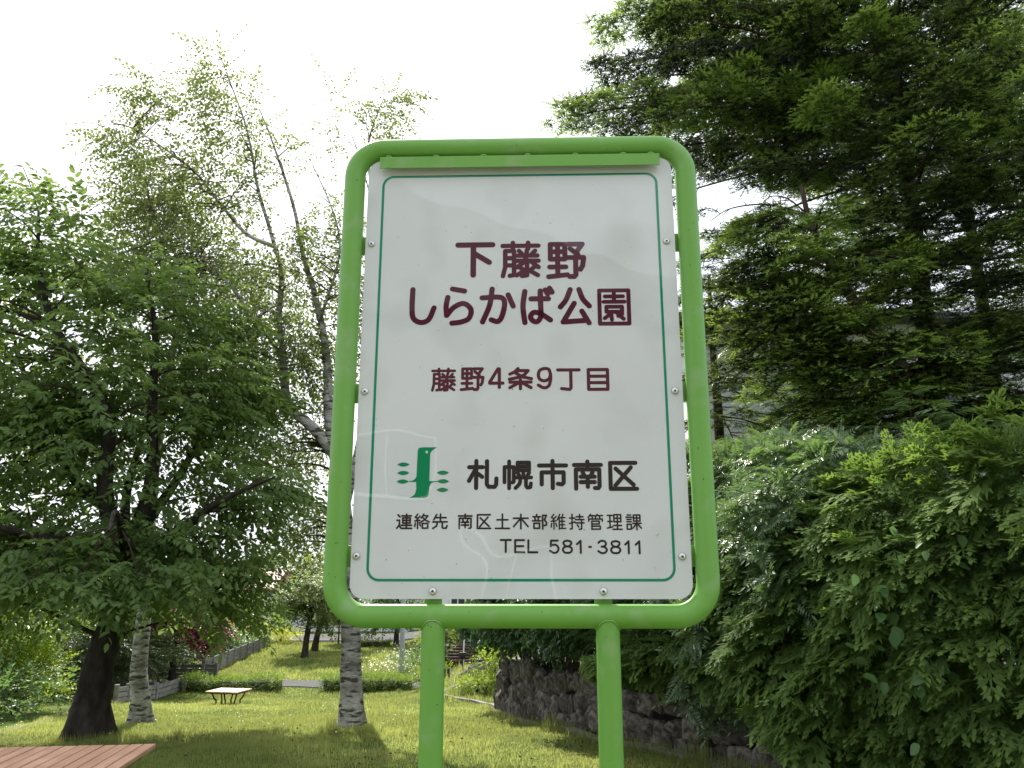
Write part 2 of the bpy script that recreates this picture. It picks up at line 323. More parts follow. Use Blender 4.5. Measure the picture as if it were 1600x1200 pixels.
# ================================================================ THE SIGN
SIGN_RZ = -R(1.6)
sign = empty('park_sign', (.0215, 2.15, 0), 'green tubular steel park sign with white board and Japanese lettering on two posts', 'sign', rz=SIGN_RZ)
SC = 2.18     # height of the board's centre
def sgn(o): o.parent = sign; return o
HW, ZT, ZB, TR, CR = .487, .667, -.673, .0303, .086
pts = []
def arc(cx, cz, a0, a1, n=14):
    for k in range(n+1):
        a = R(a0+(a1-a0)*k/n); pts.append((cx+CR*math.cos(a), 0, SC+cz+CR*math.sin(a)))
arc(HW-CR, ZB+CR, -90, 0); arc(HW-CR, ZT-CR, 0, 90); arc(-HW+CR, ZT-CR, 90, 180); arc(-HW+CR, ZB+CR, 180, 270)
Pn = np.array(pts); n = len(Pn); k = 28
T = np.roll(Pn, -1, 0)-np.roll(Pn, 1, 0); T /= np.linalg.norm(T, axis=1)[:, None]
A = np.tile([0, 1., 0], (n, 1)); B = np.cross(T, A); th = np.arange(k)/k*2*math.pi
V = (Pn[:, None]+TR*(np.cos(th)[None, :, None]*A[:, None]+np.sin(th)[None, :, None]*B[:, None])).reshape(-1, 3)
i = np.arange(n)[:, None]; j = np.arange(k)[None]
F = np.stack([i*k+j, i*k+(j+1) % k, ((i+1) % n)*k+(j+1) % k, ((i+1) % n)*k+j], -1).reshape(-1, 4)
link('frame_tube', mesh_np('frame_tube', V, [F], True), M['green_paint'], sign)
for sx in (-1, 1):
    MB().cyl((sx*.2245, 0, -.3), (sx*.2245, 0, SC+ZB-.01), .0305, 36).build('post', M['green_paint'], sign, smooth=True)
    b = MB(); pw = []                                   # weld bead where the post meets the tube
    for q in range(25):
        a = q/24*2*math.pi; x = .0312*math.cos(a); y = .0312*math.sin(a)
        pw.append((sx*.2245+x, y, SC+ZB-math.sqrt(max(TR**2-min(abs(y), TR-.0015)**2, 0))-.0005))
    b.tube(pw, .0028, 6, cap=False).build('weld_bead', M['green_paint'], sign, smooth=True)
# plate
YF = -.004
def rrect(hx, z0, z1, r, n=8):
    o = []
    for cx, cz, a0 in ((hx-r, z1-r, 0), (-hx+r, z1-r, 90), (-hx+r, z0+r, 180), (hx-r, z0+r, 270)):
        for q in range(n+1):
            a = R(a0+90*q/n); o.append((cx+r*math.cos(a), cz+r*math.sin(a)))
    return o
poly = rrect(.4465, -.630, .628, .038)
n = len(poly); V = [(x, YF, SC+z) for x, z in poly]+[(x, YF+.004, SC+z) for x, z in poly]
b = MB(); b.add(V, [list(range(n))[::-1], [n+q for q in range(n)]]+[[q, (q+1) % n, n+(q+1) % n, n+q] for q in range(n)])
board = b.build('board', M['board'], sign)
# backing plate behind it
b = MB(); pb = rrect(.43, -.615, .61, .03); n = len(pb)
b.add([(x, YF+.0045, SC+z) for x, z in pb]+[(x, YF+.009, SC+z) for x, z in pb], [list(range(n))[::-1], [n+q for q in range(n)]]+[[q, (q+1) % n, n+(q+1) % n, n+q] for q in range(n)])
b.build('backing_plate', M['grey_wall'], sign)
# green border line printed on the plate
b = MB(); o_, i_ = rrect(.4045, -.586, .580, .034), rrect(.3975, -.579, .573, .027); n = len(o_); yy = YF-.0006
b.add([(x, yy, SC+z) for x, z in o_]+[(x, yy, SC+z) for x, z in i_], [[q, n+q, n+(q+1) % n, (q+1) % n] for q in range(n)])
b.build('border_line', M['line_green'], board)
# ---- lettering: every character drawn stroke by stroke with round ends
BX = lambda x0, y0, x1, y1: [(x0, y0), (x1, y0), (x1, y1), (x0, y1), (x0, y0)]
ITO = [[(24, 3), (8, 24)], [(8, 24), (26, 30)], [(38, 16), (14, 46)], [(6, 48), (38, 44)], [(24, 48), (24, 97)], [(10, 62), (6, 84)], [(36, 60), (42, 80)]]
NO = [BX(8, 8, 46, 48), [(27, 8), (27, 92)], [(8, 28), (46, 28)], [(6, 69), (48, 69)], [(3, 95), (52, 90)], [(54, 8), (92, 8), (74, 32)], [(60, 20), (80, 36)], [(52, 44), (95, 44), (92, 66), (86, 76)], [(74, 44), (74, 90), (70, 95), (58, 95)]]
FUJI = [[(3, 9), (97, 9)], [(30, 0), (30, 18)], [(70, 0), (70, 18)], [(10, 24), (10, 70), (4, 97)], [(10, 24), (33, 24), (33, 94), (22, 96)], [(10, 45), (33, 45)], [(10, 66), (33, 66)],
        [(46, 24), (54, 33)], [(88, 24), (80, 33)], [(42, 38), (94, 38)], [(40, 53), (97, 53)], [(67, 22), (65, 42), (56, 60), (40, 72)], [(76, 54), (97, 72)], [(67, 62), (67, 95), (54, 97)], [(47, 72), (57, 78)], [(90, 68), (79, 77)], [(58, 83), (40, 95)], [(76, 83), (95, 95)]]
MINAMI = [[(50, 2), (50, 28)], [(4, 14), (96, 14)], [(10, 98), (10, 30), (90, 30), (90, 90), (86, 96), (74, 96)], [(50, 56), (50, 92)], [(33, 40), (39, 52)], [(67, 40), (61, 52)], [(26, 56), (74, 56)], [(26, 75), (74, 75)]]
KU = [[(94, 7), (8, 7), (8, 93), (97, 93)], [(78, 22), (24, 82)], [(26, 26), (86, 80)]]
GL = {'下': [[(3, 8), (97, 8)], [(45, 8), (45, 97)], [(48, 34), (88, 60)]], '藤': FUJI, '野': NO,
 'し': ['s', [(12, 4), (11, 55), (17, 84), (44, 96), (74, 88), (93, 56)]],
 'ら': [[(28, 4), (68, 10)], 's', [(13, 27), (8, 50), (10, 76)], 's', [(10, 76), (34, 54), (66, 44), (90, 60), (84, 84), (58, 94), (28, 97)]],
 'か': ['s', [(4, 28), (50, 26), (68, 32), (71, 52), (62, 84), (50, 95), (32, 90)], 's', [(34, 3), (27, 48), (6, 96)], [(82, 20), (97, 52)]],
 'ば': ['s', [(10, 6), (4, 50), (10, 97)], [(30, 28), (86, 28)], 's', [(60, 5), (61, 50), (61, 80), (50, 94), (36, 92), (28, 80), (38, 68), (56, 70), (76, 80), (92, 90)], [(76, 2), (84, 14)], [(90, -3), (98, 9)]],
 '公': ['s', [(36, 3), (22, 32), (4, 52)], 's', [(64, 3), (76, 30), (96, 50)], [(48, 42), (12, 94), (84, 90)], [(72, 64), (94, 97)]],
 '園': [BX(5, 4, 95, 97), [(22, 21), (78, 21)], [(50, 11), (50, 36)], [(18, 36), (82, 36)], BX(26, 50, 74, 64), [(44, 66), (20, 82)], [(40, 70), (42, 86)], [(54, 64), (78, 84)], [(74, 70), (62, 76)]],
 '4': [[(72, 97), (72, 4), (62, 4), (5, 70), (5, 76), (97, 76)]],
 '9': ['s', [(92, 32), (80, 8), (50, 3), (18, 12), (8, 34), (18, 55), (48, 63), (80, 54), (92, 32)], 's', [(92, 32), (91, 58), (78, 88), (44, 97), (8, 84)]],
 '条': [[(40, 2), (26, 18), (6, 28)], [(32, 12), (82, 12), (66, 32), (40, 44), (4, 52)], [(28, 22), (60, 42), (96, 50)], [(6, 66), (94, 66)], [(50, 54), (50, 97)], [(44, 68), (6, 92)], [(56, 68), (94, 92)]],
 '丁': [[(4, 7), (96, 7)], [(60, 7), (60, 90), (54, 96), (20, 92)]], '目': [BX(6, 4, 94, 96), [(6, 35), (94, 35)], [(6, 65), (94, 65)]],
 '札': [[(4, 24), (50, 24)], [(28, 2), (28, 97)], [(26, 30), (4, 72)], [(32, 46), (48, 58)], [(64, 3), (64, 84), (70, 93), (90, 93), (95, 86), (96, 64)]],
 '幌': [[(5, 76), (5, 22), (37, 22), (37, 74), (31, 77)], [(21, 2), (21, 97)], BX(50, 6, 90, 34), [(50, 20), (90, 20)], [(70, 40), (70, 56)], [(50, 42), (56, 52)], [(90, 42), (84, 52)], [(44, 59), (97, 59)], 's', [(60, 60), (57, 80), (43, 96)], [(79, 60), (79, 88), (84, 95), (94, 93), (96, 80)]],
 '市': [[(50, 2), (50, 97)], [(3, 18), (97, 18)], [(12, 84), (12, 42), (88, 42), (88, 78), (82, 84), (68, 82)]],
 '南': MINAMI, '区': KU,
 '連': [[(8, 6), (22, 20)], [(3, 42), (19, 42), (19, 72), (3, 94)], [(17, 78), (32, 95), (98, 95)], [(34, 13), (95, 13)], BX(40, 27, 88, 60), [(40, 43), (88, 43)], [(31, 75), (97, 75)], [(64, 2), (64, 88)]],
 '絡': ITO+[[(62, 3), (46, 28)], [(60, 14), (88, 14), (70, 38), (44, 56)], [(54, 24), (74, 44), (97, 54)], BX(54, 64, 88, 95)],
 '先': [[(28, 5), (10, 38)], [(20, 25), (90, 25)], [(53, 2), (53, 52)], [(4, 53), (97, 53)], [(34, 54), (29, 80), (5, 96)], [(66, 54), (66, 88), (72, 95), (92, 94), (97, 78)]],
 '土': [[(14, 40), (86, 40)], [(50, 3), (50, 94)], [(3, 96), (97, 96)]], '木': [[(4, 28), (96, 28)], [(50, 2), (50, 98)], [(46, 32), (5, 84)], [(54, 32), (95, 84)]],
 '部': [[(30, 2), (30, 16)], [(6, 17), (54, 17)], [(18, 25), (22, 40)], [(42, 25), (38, 40)], [(3, 44), (57, 44)], BX(12, 60, 48, 93), [(69, 8), (69, 98)], [(69, 8), (93, 8), (81, 38), (94, 56), (93, 72), (78, 75)]],
 '維': ITO+[[(62, 3), (46, 38)], [(58, 26), (58, 98)], [(58, 24), (95, 24)], [(58, 48), (92, 48)], [(58, 70), (92, 70)], [(58, 93), (98, 93)], [(76, 24), (76, 93)], [(82, 3), (76, 20)]],
 '持': [[(20, 3), (20, 92), (8, 94)], [(4, 26), (38, 26)], [(4, 60), (38, 50)], [(48, 18), (92, 18)], [(70, 3), (70, 36)], [(42, 36), (98, 36)], [(42, 56), (98, 56)], [(82, 44), (82, 94), (66, 96)], [(54, 68), (63, 82)]],
 '管': [[(18, 2), (3, 22)], [(14, 10), (46, 10)], [(26, 12), (30, 22)], [(62, 2), (49, 20)], [(60, 10), (97, 10)], [(74, 12), (78, 22)], [(50, 20), (50, 32)], [(6, 46), (6, 32), (94, 32), (94, 46)], [(26, 98), (26, 46), (74, 46), (74, 64), (26, 64)], [(26, 78), (80, 78), (80, 97), (26, 97)]],
 '理': [[(4, 12), (36, 12)], [(6, 48), (34, 48)], [(2, 88), (38, 80)], [(20, 12), (20, 84)], BX(46, 8, 91, 50), [(46, 29), (91, 29)], [(68, 8), (68, 95)], [(44, 72), (94, 72)], [(38, 95), (98, 95)]],
 '課': [[(10, 6), (32, 6)], [(2, 20), (40, 20)], [(8, 34), (34, 34)], [(8, 48), (34, 48)], BX(8, 64, 34, 94), BX(50, 6, 91, 44), [(50, 25), (91, 25)], [(70, 6), (70, 98)], [(44, 58), (98, 58)], [(68, 60), (44, 88)], [(73, 60), (98, 88)]],
 'T': [[(0, 0), (100, 0)], [(50, 0), (50, 100)]], 'E': [[(100, 0), (0, 0), (0, 100), (100, 100)], [(0, 50), (90, 50)]], 'L': [[(0, 0), (0, 100), (100, 100)]],
 '5': [[(90, 0), (12, 0), (6, 46)], 's', [(6, 46), (30, 36), (70, 36), (98, 64), (80, 94), (40, 100), (0, 84)]],
 '8': ['s', [(50, 0), (86, 8), (92, 26), (70, 44), (50, 47), (30, 44), (8, 26), (14, 8), (50, 0)], 's', [(50, 47), (84, 54), (100, 73), (84, 95), (50, 100), (16, 95), (0, 73), (16, 54), (50, 47)]],
 '1': [[(0, 28), (100, 0), (100, 100)]], '-': [[(0, 50), (100, 50)]],
 '3': ['s', [(4, 16), (30, 1), (72, 2), (92, 24), (72, 44), (40, 47)], 's', [(40, 47), (78, 52), (100, 74), (80, 96), (40, 100), (0, 84)]]}
def capsule(b, a, c, r, y, n=8):
    a = np.array(a, float); c = np.array(c, float); d = c-a; L = np.hypot(*d)
    if L < 1e-7: d = np.array([1., 0]); L = 1
    ang = math.atan2(d[1], d[0]); o = []
    for q in range(n+1): t = ang-math.pi/2+math.pi*q/n; o.append(c+r*np.array([math.cos(t), math.sin(t)]))
    for q in range(n+1): t = ang+math.pi/2+math.pi*q/n; o.append(a+r*np.array([math.cos(t), math.sin(t)]))
    m = len(o); b.add([(p[0], y, SC+p[1]) for p in o], [list(range(m))])
def ribbon(b, pts, r, y, n=8):
    p = crom(pts, 7); T = np.gradient(p, axis=0); T /= np.linalg.norm(T, axis=1)[:, None]; N = np.stack([-T[:, 1], T[:, 0]], 1)
    m = len(p); V = [(q[0], y, SC+q[1]) for q in np.concatenate([p+N*r, p-N*r])]
    b.add(V, [[i, i+1, m+i+1, m+i][::-1] for i in range(m-1)])
    for e, s in ((0, 1), (m-1, -1)):
        a0 = math.atan2(N[e][1], N[e][0]); o = [p[e]+r*np.array([math.cos(a0+s*math.pi*q/n), math.sin(a0+s*math.pi*q/n)]) for q in range(n+1)]
        o = o if s > 0 else o[::-1]
        b.add([(q[0], y, SC+q[1]) for q in o], [list(range(n+1))])
for ch, col, x0, x1, zt, zb, wd in TEXT:
    st = []; sm = False
    for s_ in GL[ch]:
        if s_ == 's': sm = True; continue
        st.append((sm, s_)); sm = False
    allp = np.array([p for _, s_ in st for p in s_], float); lo, hi = allp.min(0), allp.max(0)
    x0, x1, zt, zb = [v/1000 for v in (x0, x1, zt, zb)]; r = wd/2000*(1.1 if len(st) < 9 else 1.0)
    if len(st) > 13: r *= .9
    if ch == '園': r *= .84
    ex, ez = (x1-x0-2*r)/max(hi[0]-lo[0], 1), (zt-zb-2*r)/max(hi[1]-lo[1], 1)
    if ch == '-': ez = 0; 
    conv = lambda p: (x0+r+(p[0]-lo[0])*ex, (zt-r-(p[1]-lo[1])*ez) if ch != '-' else (zt+zb)/2)
    b = MB(); c = 0
    for sm, s_ in st:
        q = [conv(p) for p in s_]
        if sm: ribbon(b, q, r, YF-.0006-c*.000012); c += 1
        else:
            for a_, c_ in zip(q[:-1], q[1:]): capsule(b, a_, c_, r, YF-.0006-c*.000012); c += 1
    b.build('character', M[col], board)
# emblem: a bird that is also a tree, with six leaves
em = MB(); em.add([(x/1000, YF-.0006, SC+z/1000) for x, z in BODY][::-1], [list(range(len(BODY)))])
emb = em.build('emblem', M['emblem_green'], board)
# leaves of the emblem
b = MB()
for cx, cz in LENS:
    o = []
    for q in range(17):
        t = -1+2*q/16; o.append((cx/1000+.0165*t, SC+cz/1000-.0057*(1-t*t)))
    for q in range(1, 16):
        t = 1-2*q/16; o.append((cx/1000+.0165*t, SC+cz/1000+.0057*(1-t*t)))
    b.add([(x, YF-.00075, z) for x, z in o], [list(range(len(o)))])
b.build('emblem_leaves', M['emblem_green'], board)
b = MB(); capsule(b, (EYE_[0]/1000, EYE_[1]/1000), (EYE_[0]/1000, EYE_[1]/1000), .0036, YF-.0009); b.build('emblem_eye', M['pale'], board)
# folded rain strip across the top with its small bolts
b = MB(); b.prism([(0, 0)]*0 or rrect(.409, 0, .001, .0004, 1), 0, 0) if False else None
sz0, sz1 = .5905, .627
b.box((0, -.0305, SC+(sz0+sz1)/2), (.818, .003, sz1-sz0)); b.box((0, -.012, SC+sz1+.0005), (.818, .034, .003)); 
b.build('rain_strip', M['green_paint'], sign, bevel=.0008)
for x in (-.385, -.245, -.105, .025, .165, .305, .385)[:7]:
    b = MB(); b.cyl((x, -.0205, SC+sz1+.0022), (x, -.0205, SC+sz1+.0062), .010, 14); b.cyl((x, -.0205, SC+sz1+.0062), (x, -.0205, SC+sz1+.009), .005, 10)
    b.build('strip_bolt', M['green_paint'], sign, smooth=True)
# welded tabs that carry the plate
for sx in (-1, 1):
    for z in (.365, -.077, -.521):
        MB().box((sx*.438, .0125, SC+z), (.05, .005, .056)).build('mounting_tab', M['green_paint'], sign, bevel=.001)
for x in (-.228, .2157):
    MB().box((x, .0125, SC-.628), (.046, .005, .052)).build('mounting_tab', M['green_paint'], sign, bevel=.001)
# button-head screws
for x, z in ((-.429, .364), (-.429, -.0755), (-.432, -.521), (-.228, -.611), (.2157, -.611), (.423, -.523), (.4255, -.079), (.4225, .362)):
    b = MB(); pr = []
    for rr, yy in ((.0098, 0), (.0094, -.002), (.0078, -.0042), (.0048, -.0056)):
        pr.append((rr, yy))
    k = 20; V = []; 
    for rr, yy in pr: V += [(x+rr*math.cos(q/k*2*math.pi), YF-.0009+yy, SC+z+rr*math.sin(q/k*2*math.pi)) for q in range(k)]
    b.add(V, [[a*k+q, a*k+(q+1) % k, (a+1)*k+(q+1) % k, (a+1)*k+q] for a in range(3) for q in range(k)]+[[3*k+q for q in range(k)]])
    sc = b.build('screw', M['steel'], sign, smooth=True)
    MB().add([(x+.0032*math.cos(q/6*2*math.pi), YF-.0066, SC+z+.0032*math.sin(q/6*2*math.pi)) for q in range(6)], [list(range(6))]).build('hex_socket', M['socket'], sc)
# ================================================================ GROUND
def axis(*seg):
    o = []
    for a, b, s in seg: o += list(np.arange(a, b, s))
    return np.array(sorted(set(np.round(o, 3))))
xs = axis((-2500, -200, 400), (-200, -40, 20), (-40, -14, 2), (-14, 8, .35), (8, 40, 2), (40, 200, 20), (200, 2501, 400))
ys = axis((-600, -40, 60), (-40, 0, 2), (0, 34, .35), (34, 62, .7), (62, 120, 4), (120, 400, 20), (400, 3001, 260))
X, Y = np.meshgrid(xs, ys); V = np.stack([X, Y, gz(X, Y)], -1).reshape(-1, 3)
nx, ny = len(xs), len(ys); i, j = np.meshgrid(np.arange(nx-1), np.arange(ny-1)); a = (j*nx+i).ravel()
link('ground', mesh_np('ground', V, [np.stack([a, a+1, a+nx+1, a+nx], 1)], True), M['lawn'], kind='structure')
def strip(name, L, Rr, dz, mt, thick=0):
    """sheet between two polylines lying on the terrain"""
    L, Rr = crom(L, 8), crom(Rr, 8); n = len(L)
    cols = 5; V = []
    for q in range(n):
        for c in range(cols):
            p = L[q]*(1-c/(cols-1))+Rr[q]*c/(cols-1); V.append((p[0], p[1], gz(p[0], p[1])+dz))
    F = [[q*cols+c, q*cols+c+1, (q+1)*cols+c+1, (q+1)*cols+c] for q in range(n-1) for c in range(cols-1)]
    link(name, mesh_np(name, V, [F], True), mt, kind='structure')
strip('path', [(-15, 27.5), (-10, 27.5), (-6, 27.55), (-2.8, 26.3), (-1.6, 24.2)], [(-15, 29.3), (-10, 29.3), (-6, 29.3), (-1.7, 28.0), (-.3, 25.0)], .02, M['asphalt'])
strip('road', [(-60, 46.5), (0, 46.5), (60, 46.5)], [(-60, 53), (0, 53), (60, 53)], .03, M['asphalt'])
MB().box((0, 46.42, -1.74), (120, .16, .14)).build('kerb', M['concrete'], kind='structure')
# street pavement where the photographer stands, and the street behind
MB().box((0, -.9, -.04), (60, 2.4, .1)).build('pavement', M['concrete'], kind='structure')
MB().box((0, -5.4, -.08), (80, 6.4, .1)).build('near_road', M['asphalt'], kind='structure')
# ---- retaining wall of upright split stones
WL = crom([(-.28, 18.4), (.32, 14.4), (1.0, 10.7), (1.6, 9.1), (2.15, 7.9), (3.1, 6.0), (4.4, 3.6), (5.8, 1.4)], 24)
WS = np.concatenate([[0], np.cumsum(np.linalg.norm(np.diff(WL, axis=0), axis=1))])
def wl(s): return np.array([np.interp(s, WS, WL[:, 0]), np.interp(s, WS, WL[:, 1])])
def wn(s):
    t = wl(s+.05)-wl(s-.05); t /= np.linalg.norm(t); return np.array([t[1], -t[0]])*1.0 if t[1]*1.0 < 0 and False else np.array([t[1], -t[0]])
def ttop(y): return np.interp(y, [0, 4, 8, 13, 18.4, 30], [.62, .6, .45, .2, -.08, -.1])
# outward side (towards the lawn) is -x
def wout(s):
    n_ = wn(s); return n_ if n_[0] < 0 else -n_
L_ = WS[-1]
wall = empty('stone_wall', (wl(6)[0], wl(6)[1], float(gz(*wl(6)))), 'long low retaining wall of dark upright split stones along the right edge of the lawn', 'wall')
wb = np.array(wall.location)
n = 60; V = []
for q in range(n+1):
    s = L_*q/n; p = wl(s); o = wout(s); g = float(gz(*p)); t = float(ttop(p[1]))
    for d, z in ((.02, g-.3), (-.10, t-.04), (-.45, t-.02), (-.45, g-.3)): V.append((p[0]+o[0]*d-wb[0], p[1]+o[1]*d-wb[1], z-wb[2]))
F = [[q*4+c, q*4+(c+1) % 4, q*4+4+(c+1) % 4, q*4+4+c] for q in range(n) for c in range(4)]
link('wall_core', mesh_np('wall_core', V, [F], False), M['mortar'], wall)
def stone_mesh(k):
    r = np.random.default_rng(50+k); nx_, nz_ = 4, 5; V = []
    for zi in range(nz_):
        for xi in range(nx_):
            u, v = xi/(nx_-1)-.5, zi/(nz_-1)-.5
            edge = (abs(u) > .4) or (abs(v) > .4)
            corner = (abs(u) > .4) and (abs(v) > .4)
            V.append((u*(.82 if corner else 1)+r.normal(0, .035), (.12 if edge else 1.0+r.normal(0, .28)), v*(.86 if corner else 1)+r.normal(0, .03)))
    F = [[zi*nx_+xi, zi*nx_+xi+1, (zi+1)*nx_+xi+1, (zi+1)*nx_+xi] for zi in range(nz_-1) for xi in range(nx_-1)]
    rim = [xi for xi in range(nx_)]+[zi*nx_+nx_-1 for zi in range(1, nz_)]+[(nz_-1)*nx_+xi for xi in range(nx_-2, -1, -1)]+[zi*nx_ for zi in range(nz_-2, 0, -1)]
    m0 = len(V)
    for a in rim: V.append((V[a][0]*1.0, -.9, V[a][2]))
    F += [[rim[(q+1) % len(rim)], rim[q], m0+q, m0+(q+1) % len(rim)] for q in range(len(rim))]
    me = mesh_np('stone', V, [F], False); me.materials.append(M['stone']); return me
SM = [stone_mesh(k) for k in range(8)]
t_ = M['stone'].node_tree; oi = t_.nodes.new('ShaderNodeObjectInfo'); hs = t_.nodes.new('ShaderNodeHueSaturation'); mr = t_.nodes.new('ShaderNodeMapRange')
mr.inputs[3].default_value = .55; mr.inputs[4].default_value = 1.6; t_.links.new(oi.outputs['Random'], mr.inputs[0]); t_.links.new(mr.outputs[0], hs.inputs['Value'])
rp = [q for q in t_.nodes if q.type == 'VALTORGB'][0]; t_.links.new(rp.outputs[0], hs.inputs['Color']); t_.links.new(hs.outputs[0], t_.nodes['Principled BSDF'].inputs['Base Color'])
ns = 0
s = .02
rows = 3
ss = [random.uniform(.0, .1) for _ in range(rows)]
for row in range(rows):
    s = ss[row]
    while wl(s)[1] > 6.4 and ns < 298:
        wd = random.uniform(.15, .30); p = wl(s+wd/2); o = wout(s+wd/2); g = float(gz(*p)); t = float(ttop(p[1])); H = t-g
        hh = H/rows*random.uniform(1.0, 1.35); zc = g+H*(row+.5)/rows+random.uniform(-.05, .05)+.07*math.sin((s+wd/2)*1.7+row)
        ob = link('stone', SM[random.randrange(8)], None, wall)
        bat = .07-.12*(row+.5)/rows+random.uniform(-.03, .03)
        ob.location = (p[0]+o[0]*bat-wb[0], p[1]+o[1]*bat-wb[1], zc-wb[2])
        ob.rotation_euler = (random.uniform(-.12, .05), random.uniform(-.16, .16), math.atan2(o[1], o[0])-math.pi/2+random.uniform(-.25, .25))
        ob.scale = (wd*1.08, random.uniform(.045, .095), hh); s += wd; ns += 1
# ground of the raised garden behind the wall
V = []; F = []
nn = 50
for q in range(nn+1):
    s = L_*q/nn; p = wl(s)-wout(s)*.2; t = float(ttop(p[1]))-.03
    for x in np.concatenate([[0], np.linspace(.6, 12, 9), [40, 120]]): V.append((p[0]+x, p[1]+min(x, 12)*.12, t+.02*math.sin(x*2+q)))
cN = 12
for q in range(nn):
    for c in range(cN-1): F.append([q*cN+c, q*cN+c+1, (q+1)*cN+c+1, (q+1)*cN+c])
link('raised_ground', mesh_np('raised_ground', V, [F], True), M['lawn'], kind='structure')
# end return of the terrace
q0 = wl(0)
MB().box((q0[0]+6.75, q0[1]+.98, -.75), (13, .3, 1.3), rot=math.atan(.12)).build('terrace_end_wall', M['old_concrete']).__setitem__('kind', 'structure')
# footing of the wall and the curved edging of the planted bank
def edge_strip(name, pl, w_, h_, mt):
    pl = crom(pl, 6); V = []; n = len(pl); T = np.gradient(pl, axis=0); T /= np.linalg.norm(T, axis=1)[:, None]; N = np.stack([-T[:, 1], T[:, 0]], 1)
    for q in range(n):
        for d, z in ((-w_/2, -.15), (-w_/2, h_), (w_/2, h_), (w_/2, -.15)):
            x, y = pl[q]+N[q]*d; V.append((x, y, float(gz(*pl[q]))+z))
    F = [[q*4+c, q*4+4+c, q*4+4+(c+1) % 4, q*4+(c+1) % 4] for q in range(n-1) for c in range(4)]+[[0, 1, 2, 3], [n*4-1, n*4-2, n*4-3, n*4-4]]
    return link(name, mesh_np(name, V, [[f for f in F]], False), mt, kind='structure')
edge_strip('wall_footing', [wl(s)+wout(s)*.17 for s in np.linspace(.05, L_-1, 16)], .16, .035, M['old_concrete'])
kp = [G(*q) for q in ((752, 1062), (715, 1072), (688, 1086), (716, 1093), (752, 1100), (782, 1108))]
edge_strip('planting_kerb', [q[:2] for q in kp], .14, .05, M['old_concrete'])

# ================================================================ TABLES
def table(loc, rz, label, L=1.38, D=1.0, n=15, H=.42):
    t = empty('slatted_table', loc, label, 'table', rz, group='low slatted wooden tables on the lawn'); pw = L/n
    me = bpy.data.meshes.new('plank'); b = MB().box((0, 0, 0), (pw-.011, D, .03)); tmp = b.build('plank', M['table_wood'], t, bevel=.003)
    tmp.location = (-L/2+pw/2, 0, H-.015)
    for q in range(1, n):
        c = tmp.copy(); C.objects.link(c); c.parent = t; c.location = (-L/2+pw*(q+.5), random.uniform(-.002, .002), H-.015+random.uniform(-.0015, .0015)); c.rotation_euler = (0, 0, random.uniform(-.001, .001))
    for sy in (-1, 1): MB().box((0, sy*(D/2-.14), H-.052), (L-.12, .06, .04)).build('rail', M['table_steel'], t, bevel=.002)
    for sx in (-1, 1): MB().box((sx*(L/2-.09), 0, H-.054), (.05, D-.36, .038)).build('cross_rail', M['table_steel'], t)
    for sx in (-.36, 0, .36):
        for sy in (-1, 1):
            cv = crom([(sx*L*1.05, sy*(D/2-.16), H-.07), (sx*L*.92, sy*(D/2-.20), H-.2), (sx*L*.80, sy*(D/2-.24), .1), (sx*L*.84, sy*(D/2-.20), -.12)], 5)
            MB().tube(cv, .02, 8).build('leg', M['table_steel'], t, smooth=True)
    return t
a = R(7); top = P(245, 1162, 6.37)
# far right corner of the near table
cx = top[0]-math.cos(a)*.69+math.sin(a)*.5; cy = top[1]-math.sin(a)*.69-math.cos(a)*.5
g0 = float(gz(cx, cy)); table((cx, cy, g0), a, 'reddish slatted wooden table cut off by the bottom left corner of the picture', H=top[2]-g0)
q = G(356, 1101); table((q[0], q[1], float(gz(q[0], q[1]))), R(-12), 'small distant slatted wooden table on curved legs in front of the low hedge', L=.92, D=.75, n=9, H=.36)

# ================================================================ FENCES (left)
def fence(pl, label, h=.46, step=1.7, rails=3, mt='old_concrete', name='garden_fence', group='low grey fences along the left garden'):
    pl = [np.array(p, float) for p in pl]; b0 = pl[0]
    f = empty(name, (b0[0], b0[1], float(gz(*b0))), label, 'fence', group=group); fl = np.array(f.location)
    for a_, c_ in zip(pl[:-1], pl[1:]):
        L = np.linalg.norm(c_-a_); m = max(1, int(round(L/step)))
        for q in range(m):
            p0 = a_+(c_-a_)*q/m; p1 = a_+(c_-a_)*(q+1)/m; z0, z1 = float(gz(*p0)), float(gz(*p1)); an = math.atan2(*(p1-p0)[::-1]); LL = np.linalg.norm(p1-p0)
            MB().box(np.array([p0[0], p0[1], z0+h/2-.05])-fl, (.11, .11, h+.16), rot=an).build('post', M[mt], f, bevel=.008)
            mid = (p0+p1)/2; sl = math.atan2(z1-z0, LL); cs, sn = math.cos(sl), math.sin(sl)
            for k in range(rails):
                hh = (h-.06)/rails; zc = (z0+z1)/2+.03+hh*(k+.5)
                MB().box(np.array([mid[0], mid[1], zc])-fl, (LL/cs-.12, .05, hh-.025), rot=an, tilt=[[cs, 0, -sn], [0, 1, 0], [sn, 0, cs]]).build('rail_board', M[mt], f)
    MB().box(np.array([pl[-1][0], pl[-1][1], float(gz(*pl[-1]))+h/2-.05])-fl, (.11, .11, h+.16), rot=0).build('post', M[mt], f, bevel=.008)
    return f
fence([(-10.0, 21.5), (-10.3, 22.8), (-10.4, 26.6)], 'low grey board fence between the banded birch trunk and the long low hedge', h=.46)
edge_strip('garden_edging', [(-6.35, 10.4), (-7.5, 13.4), (-8.55, 16.3), (-10.0, 21.4)], .16, .02, M['old_concrete'])
fence([(-10.5, 30.0), (-13.6, 30.3)], 'short brownish fence between the garden trees and the long low hedge', h=.48, rails=3, step=1.5)
fence([(-10.9, 29.8), (-11.8, 36.5), (-12.6, 43.5)], 'distant grey panel fence beside the far lawn', h=.62, rails=4, step=1.3)
